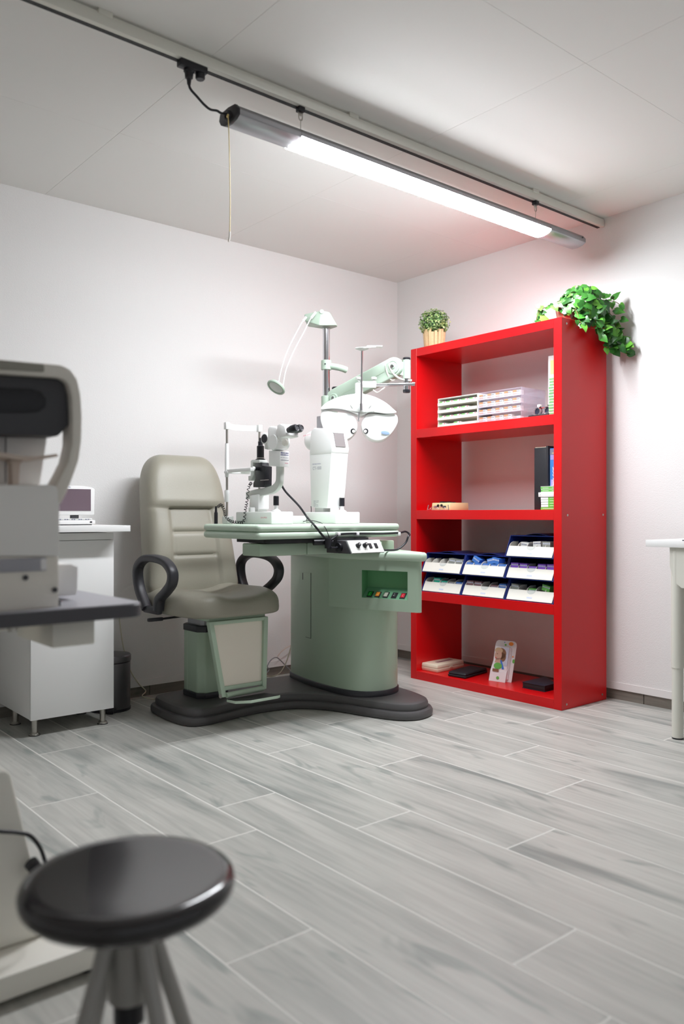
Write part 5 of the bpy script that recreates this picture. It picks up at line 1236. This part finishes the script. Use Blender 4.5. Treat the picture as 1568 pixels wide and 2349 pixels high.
for i in range(2):
    r = thing('booklet_box', ('green flat box directly on top of the plain white box', 'green flat box at the very top of the stack')[i], 'box', (3.38, 2.43, z), group='green flat boxes on the middle shelf')
    obj('cover', box(NB(), 3.358, 3.44, 2.389, 2.475 + i * .002, z, z + .0115), 'cgreen', r, smooth=False)
    obj('lid_edge', box(NB(), 3.3575, 3.44, 2.389, 2.475 + i * .002, z + .0116, z + .0135), 'ivory', r, smooth=False)
    bm = NB(); box(bm, 3.3570, 3.3578, 2.430, 2.465, z + .004, z + .006); box(bm, 3.3570, 3.3578, 2.395, 2.410, z + .004, z + .006); obj('print', bm, 'ivory', r, smooth=False)
    z += .0137

# third shelf: navy dispensers with ivory drawers
BW, BHh = 0.297, 0.110
def dispenser(name, w_, dep, h_):
    r = thing(name, '', 'dispenser')
    # side profile in (x, z): front leans back
    pr = [(0, 0), (dep, 0), (dep, h_), (0.052, h_), (0.046, h_ - .004)]
    bm = NB(); prism(bm, pr, 'y', w_ / 2 - .004, w_ / 2); prism(bm, pr, 'y', -w_ / 2, -w_ / 2 + .004)
    box(bm, 0.004, dep, -w_ / 2 + .004, w_ / 2 - .004, 0, 0.003); box(bm, 0.050, dep, -w_ / 2 + .004, w_ / 2 - .004, h_ - .004, h_); box(bm, dep - .004, dep, -w_ / 2 + .004, w_ / 2 - .004, .003, h_ - .004)
    obj('casing', bm, 'bluebin', r, local=True, smooth=False)
    # handle bow on the roof
    bm = NB(); A_ = []; n = 12
    lo = [(0.07 + 0.0, y) for y in (-.07, .07)]
    pts = [(-.075 + .15 * i / n, h_ + .011 * math.sin(PI * i / n)) for i in range(n + 1)]
    for i in range(n):
        a0, a1 = pts[i], pts[i + 1]
        hull8(bm, [(0.065, a0[0], a0[1] - .002), (0.065, a1[0], a1[1] - .002), (dep - .03, a1[0], a1[1] - .002), (dep - .03, a0[0], a0[1] - .002)], [(0.065, a0[0], a0[1]), (0.065, a1[0], a1[1]), (dep - .03, a1[0], a1[1]), (dep - .03, a0[0], a0[1])])
    obj('roof_bow', bm, 'bluebin', r, local=True, smooth=False)
    # ivory drawer: leaning front + scooped dividers
    dw = w_ - .018
    bm = NB()
    f0 = [(-.001, -dw / 2), (-.001, dw / 2)]
    hull8(bm, [(0.002, -dw / 2, .006), (0.002, dw / 2, .006), (0.026, dw / 2, .056), (0.026, -dw / 2, .056)], [(0.0045, -dw / 2, .006), (0.0045, dw / 2, .006), (0.0285, dw / 2, .056), (0.0285, -dw / 2, .056)])
    box(bm, .004, dep - .01, -dw / 2, dw / 2, .004, .0065)
    dr = obj('drawer_front', bm, 'ivory', r, local=True, smooth=False)
    for k in range(6):
        y = -dw / 2 + dw * k / 5 + (0.0012 if k == 0 else -.0012 if k == 5 else 0)
        bm = NB(); pr2 = [(.027, .01), (.1, .01), (.1, .078), (.060, .078), (.046, .074), (.034, .066), (.0265, .056)]
        prism(bm, pr2, 'y', y - .0011, y + .0011); obj('divider', bm, 'ivory', dr, local=True, smooth=False)
    bm = NB(); hull8(bm, *[[(x0_ - .0006 + 0, y, z_) for y, z_, x0_ in [(0.026 * math.cos(a_), .0555 + .017 * math.sin(a_), .026 - (-.017 * math.sin(a_)) * .48) for a_ in [PI + PI * i / 10 for i in range(11)]]] if sgn_ else [(x0_ - .0012, y, z_) for y, z_, x0_ in [(0.024 * math.cos(a_), .0555 + .0155 * math.sin(a_), .026 - (-.0155 * math.sin(a_)) * .48) for a_ in [PI + PI * i / 10 for i in range(11)]]] for sgn_ in (1, 0)])
    obj('finger_scoop', bm, 'whiteg', dr, local=True, smooth=False)
    bm = NB(); hull8(bm, [(.0075, -.016, .017), (.0075, .016, .017), (.0110, .016, .0245), (.0110, -.016, .0245)], [(.0066, -.016, .017), (.0066, .016, .017), (.0101, .016, .0245), (.0101, -.016, .0245)]); obj('label_holder', bm, 'pale', dr, local=True, smooth=False)
    return r
proto = dispenser('lens_dispenser', BW, 0.27, BHh)
index_kids()
cols_y = [3.2885 - BW / 2, 3.2885 - BW * 1.5 - .004, 3.2885 - BW * 2.5 - .008]
LBL = {(0, 0): 'navy dispenser with teal boxes, lower left of the dispenser stack', (0, 1): 'navy dispenser with grey cartons, on top at the left of the stack',
       (1, 0): 'navy dispenser with plum brown boxes, lower middle of the stack', (1, 1): 'navy dispenser with blue boxes, on top in the middle of the stack',
       (2, 0): 'navy dispenser with grey-green cartons, bottom right of the stack', (2, 1): 'navy dispenser full of violet boxes, middle tier at the right',
       (2, 2): 'navy dispenser with white bottles, topmost at the right'}
# cartons held in the drawers: (slot, tilt, lift, material)
def bxc(m_, w_=0.046, d_=.05, h_=.030):
    r = thing('lens_carton', '', 'box')
    obj('carton', box(NB(), -d_ / 2, d_ / 2, -w_ / 2, w_ / 2, 0, h_), m_, r, local=True, smooth=False)
    bm = NB()
    rr_ = random.Random(3); y = w_ / 2 - .003
    while y > -w_ / 2 + .004:
        ww = rr_.uniform(.002, .006); box(bm, -d_ / 2 - .0005, -d_ / 2, y - ww, y, h_ * .55, h_ * .8); y -= ww + .002
    obj('print', bm, 'pale' if m_ != 'cwhite' else 'greytext', r, local=True, smooth=False)
    return r
content = {(0, 0): [(1, 'cteal', .010, 0), (2, 'cteal', -.005, 0), (3, 'cgrey', -.012, 0), (4, 'cblue', -.010, 0)],
           (0, 1): [(3, 'cgrey', .012, .1), (4, 'cgrey', .010, -.05)],
           (1, 0): [(0, 'cplum', .010, 0), (1, 'cplum', .008, 0), (3, 'cplum', -.010, 0), (4, 'cblue', .006, 0)],
           (1, 1): [(0, 'cblue', -.004, 0), (1, 'cblue', -.004, 0), (2, 'cblue', -.004, 0), (3, 'cblue', -.004, 0), (4, 'cblue', -.004, 0), (0.6, 'cblue', .028, .5), (2.6, 'cblue', .026, -.2), (3.1, 'cblue', .029, .15)],
           (2, 0): [(0, 'cgrey', .012, 0.1), (2, 'cgreen', -.010, 0), (3.4, 'cgreen', .018, .2)],
           (2, 1): [(0, 'cviolet', .010, 0), (1, 'cviolet', .008, 0), (2, 'cviolet', -.010, 0), (3, 'cviolet', .010, .04), (4, 'cviolet', .012, 0)],
           (2, 2): [(1.1, 'cwhite', .004, .1), (2.5, 'cwhite', .012, -.05), (3.5, 'cgrey', .012, 0)]}
CN = {'cteal': 'teal', 'cgrey': 'grey', 'cblue': 'blue', 'cplum': 'plum brown', 'cgreen': 'green', 'cviolet': 'violet', 'cwhite': 'white'}
WHERE = {(0, 0): 'lower left dispenser', (0, 1): 'upper left dispenser', (1, 0): 'lower middle dispenser', (1, 1): 'upper middle dispenser', (2, 0): 'bottom right dispenser', (2, 1): 'middle right dispenser', (2, 2): 'topmost dispenser'}
SL = {0: 'first compartment', 1: 'second compartment', 2: 'third compartment', 3: 'fourth compartment', 4: 'fifth compartment'}
prot = {}
firstd = True
for c_ in (0, 1, 2):
    for k in range(3 if c_ == 2 else 2):
        o = proto if firstd else copy_tree(proto); firstd = False
        z = S2 + k * (BHh + .001)
        o.location = (3.338, cols_y[c_], z)
        tag(o, LBL[(c_, k)], 'dispenser', 'navy lens dispensers on the third shelf')
        for s, m_, up_, tilt in content[(c_, k)]:
            if m_ not in prot:
                b_ = bxc(m_); prot[m_] = b_; index_kids()
            else: b_ = copy_tree(prot[m_])
            y = cols_y[c_] + (BW - .018) / 2 - (BW - .018) * (s + .5) / 5
            b_.location = (3.338 + .060, y, z + .040 + max(up_, -.004))
            b_.rotation_euler = (tilt, 0, 0)
            wh = SL[int(s)] if s == int(s) else 'tilted above the %s' % SL[int(s)]
            tag(b_, '%s lens carton, %s, %s' % (CN[m_], wh, WHERE[(c_, k)]), 'box', '%s cartons in the navy dispensers' % CN[m_])

# bottom shelf
t = thing('beige_case', 'beige hinged plastic case on the bottom shelf at left', 'case', (3.49, 3.25, S1), R(0))
A_, B_ = onz(966, 1537, S1), onz(1003, 1544, S1); C_ = onz(1064, 1531, S1); D_ = A_ + (C_ - B_)
D_.x = min(D_.x, 3.70)
def quadz(pts, ins, z_):
    c_ = sum(pts, Vector()) / 4; return [Vector((p.x + (c_.x - p.x) * ins, p.y + (c_.y - p.y) * ins, z_)) for p in pts]
qq = [A_, B_, C_, D_]
bm = NB(); hull8(bm, quadz(qq, .03, S1), quadz(qq, 0, S1 + .022)); obj('lower_shell', bm, 'beigebox', t, bevel=.003)
bm = NB(); hull8(bm, quadz(qq, 0, S1 + .023), quadz(qq, .03, S1 + .044)); up = obj('lid', bm, 'beigebox', t, bevel=.004)
mid = sum(qq, Vector()) / 4; e1 = (D_ - A_).normalized(); e2 = (B_ - A_).normalized()
bm = NB(); cc = mid + e1 * .01; hull8(bm, [Vector((p.x, p.y, S1 + .0442)) for p in (cc - e1 * .07 - e2 * .012, cc + e1 * .07 - e2 * .012, cc + e1 * .07 + e2 * .012, cc - e1 * .07 + e2 * .012)], [Vector((p.x, p.y, S1 + .0448)) for p in (cc - e1 * .07 - e2 * .012, cc + e1 * .07 - e2 * .012, cc + e1 * .07 + e2 * .012, cc - e1 * .07 + e2 * .012)]); obj('lid_label', bm, 'cplum', up, smooth=False)
fm = (B_ + C_) / 2; out_ = (B_ - A_).normalized()
bm = NB(); hull8(bm, [fm + e1 * a_ + out_ * .001 + VZ * b_ for a_, b_ in ((-.012, .017), (.012, .017), (.012, .026), (-.012, .026))], [fm + e1 * a_ + out_ * .004 + VZ * b_ for a_, b_ in ((-.011, .018), (.011, .018), (.011, .025), (-.011, .025))]); obj('latch', bm, 'beigebox', t)

A_, B_ = onz(1026, 1551, S1), onz(1067, 1558, S1); dirn = (onz(1118, 1543, S1) - B_).normalized(); 
qq = [A_, B_, B_ + dirn * .24, A_ + dirn * .24]
for p in qq: p.x = min(p.x, 3.715)
t = thing('soft_case', 'black soft zip case on the bottom shelf between beige case and brochure stand', 'case', tuple(A_))
bm = NB(); hull8(bm, quadz(qq, .01, S1), quadz(qq, 0, S1 + .014)); obj('lower_half', bm, 'leather', t, bevel=.005, seg=3)
bm = NB(); hull8(bm, quadz(qq, 0, S1 + .015), quadz(qq, .05, S1 + .029)); obj('upper_half', bm, 'leather', t, bevel=.007, seg=3)

A_, B_ = onz(1197, 1578, S1), onz(1249, 1588, S1); dirn = (onz(1300, 1575, S1) - B_).normalized()
qq = [A_, B_, B_ + dirn * .10, A_ + dirn * .21]
qq[2].y = max(qq[2].y, 2.392); 
t = thing('notebook_case', 'dark navy leather case on the bottom shelf at the right end', 'case', tuple(A_))
bm = NB(); hull8(bm, quadz(qq, .03, S1 + .003), quadz(qq, .03, S1 + .028)); obj('filling', bm, 'blackm', t, bevel=.001)
bm = NB(); hull8(bm, quadz(qq, 0, S1 + .0282), quadz(qq, .0, S1 + .032)); obj('lid', bm, 'navy', t, bevel=.001)
bm = NB(); hull8(bm, quadz(qq, 0, S1), quadz(qq, .0, S1 + .003)); obj('underside', bm, 'navy', t, bevel=.001)

# brochure stand: local frame, front faces -Y then turned
def blob(bm, cx_, cz_, rx, rz_, y, n=18, mi=0, rot=0):
    vs = []
    for i in range(n):
        a_ = 2 * PI * i / n; u_, w_ = rx * math.cos(a_), rz_ * math.sin(a_)
        vs.append(bm.verts.new((cx_ + u_ * math.cos(rot) - w_ * math.sin(rot), y, cz_ + u_ * math.sin(rot) + w_ * math.cos(rot))))
    f = bm.faces.new(vs[::-1] if True else vs); f.material_index = mi
def poly(bm, pts, y, mi=0):
    f = bm.faces.new([bm.verts.new((a_, y, b_)) for a_, b_ in pts][::-1]); f.material_index = mi
BL = onz(1119, 1561, S1); BR = onz(1166, 1568, S1); ang_ = math.atan2(BR.y - BL.y, BR.x - BL.x)
t = thing('brochure_stand', 'white cardboard stand of leaflets showing a portrait of a woman', 'brochure stand', tuple(BL), ang_)
Wb = (BR - BL).length
lean = 0.16
def bl(x, z, h=0): return (x + z * .06, 0.032 + z * lean - h, z)
outc = [(0, 0), (Wb, 0), (Wb + .004, .19), (Wb, .207), (Wb - .012, .215), (.016, .215), (.004, .207), (0, .19)]
bm = NB(); hull8(bm, [bl(x, z, 0) for x, z in outc], [bl(x, z, .002) for x, z in outc]); bkb = obj('back_board', bm, 'paper', t, local=True, smooth=False)
bm = NB()
hull8(bm, [bl(0, 0, .002), bl(Wb * .80, 0, .002), bl(Wb * .80, .105, .002), bl(0, .105, .002)], [bl(0, 0, .026), bl(Wb * .80, 0, .026), bl(Wb * .80, .055, .022), bl(0, .055, .022)]); obj('pocket', bm, 'paper', t, local=True, smooth=False)
for i, hh_ in enumerate((.178, .182, .184)):
    bm = NB(); hull8(bm, [bl(.006 + .002 * i, .015, .004 + .006 * i), bl(Wb * .80 - .003 + .004 * (2 - i), .015, .004 + .006 * i), bl(Wb * .80 - .003 + .004 * (2 - i), hh_, .004 + .006 * i), bl(.006 + .002 * i, hh_, .004 + .006 * i)],
          [bl(.006 + .002 * i, .015, .009 + .006 * i), bl(Wb * .80 - .003 + .004 * (2 - i), .015, .009 + .006 * i), bl(Wb * .80 - .003 + .004 * (2 - i), hh_, .009 + .006 * i), bl(.006 + .002 * i, hh_, .009 + .006 * i)]); lf = obj('leaflets', bm, 'paper', t, local=True, smooth=False)
def art(name, m_, shapes, h):
    bm = NB()
    for sh_ in shapes:
        if len(sh_) == 4 and not isinstance(sh_[0], tuple):
            cx_, cz_, rx, rz_ = sh_; pts = [(cx_ + rx * math.cos(2 * PI * i / 20), cz_ + rz_ * math.sin(2 * PI * i / 20)) for i in range(20)]
        else: pts = sh_
        vs = [bm.verts.new(bl(x, z, h)) for x, z in pts]
        f = bm.faces.new(vs)
    bmesh.ops.recalc_face_normals(bm, faces=bm.faces)
    return obj(name, bm, m_, lf, local=True, smooth=False)
WW = Wb * .8
art('photo_background', 'pale', [[(WW * .45, .085), (WW * .97, .085), (WW * .97, .182), (WW * .45, .182)]], .0222)
art('portrait_hair', 'hair', [(WW * .50, .148, WW * .33, .030), (WW * .66, .130, WW * .18, .024)], .0224)
art('portrait_hair_light', 'hairl', [(WW * .36, .163, WW * .24, .016)], .0225)
art('portrait_face', 'skin', [(WW * .36, .138, WW * .22, .026), [(WW * .25, .12), (WW * .52, .125), (WW * .55, .098), (WW * .2, .098)]], .0226)
art('portrait_eye', 'hair', [(WW * .30, .145, WW * .045, .0022)], .0228)
art('portrait_mouth', 'cred', [(WW * .24, .124, WW * .05, .0022)], .0228)
art('portrait_arm', 'cblue', [[(WW * .50, .115), (WW * .62, .112), (WW * .82, .068), (WW * .68, .066)]], .0226)
art('green_motif', 'cgreen', [(WW * .42, .082, WW * .25, .017)], .0228)
art('dark_panel', 'hair', [[(WW * .14, .052), (WW * .52, .052), (WW * .52, .066), (WW * .14, .066)]], .0262)
art('dot', 'cgreen', [(WW * .52, .020, WW * .09, .0085)], .0268)
art('dot', 'corange', [(Wb * .76, .201, .014, .010)], .0032)
art('dot', 'cgreen', [(Wb * .50, .193, .006, .005), (Wb * .98, .112, .007, .011)], .0032)
art('dot', 'cblue', [(Wb * .44, .206, .003, .003)], .0032)
art('dot', 'corange', [(Wb * .92, .135, .004, .004)], .0032)
bm = NB(); prism(bm, [(.034, 0), (.085, 0), (.034 + .10 * lean, .10)], 'x', Wb * .4, Wb * .4 + .003); obj('rear_strut', bm, 'paper', t, local=True, smooth=False)
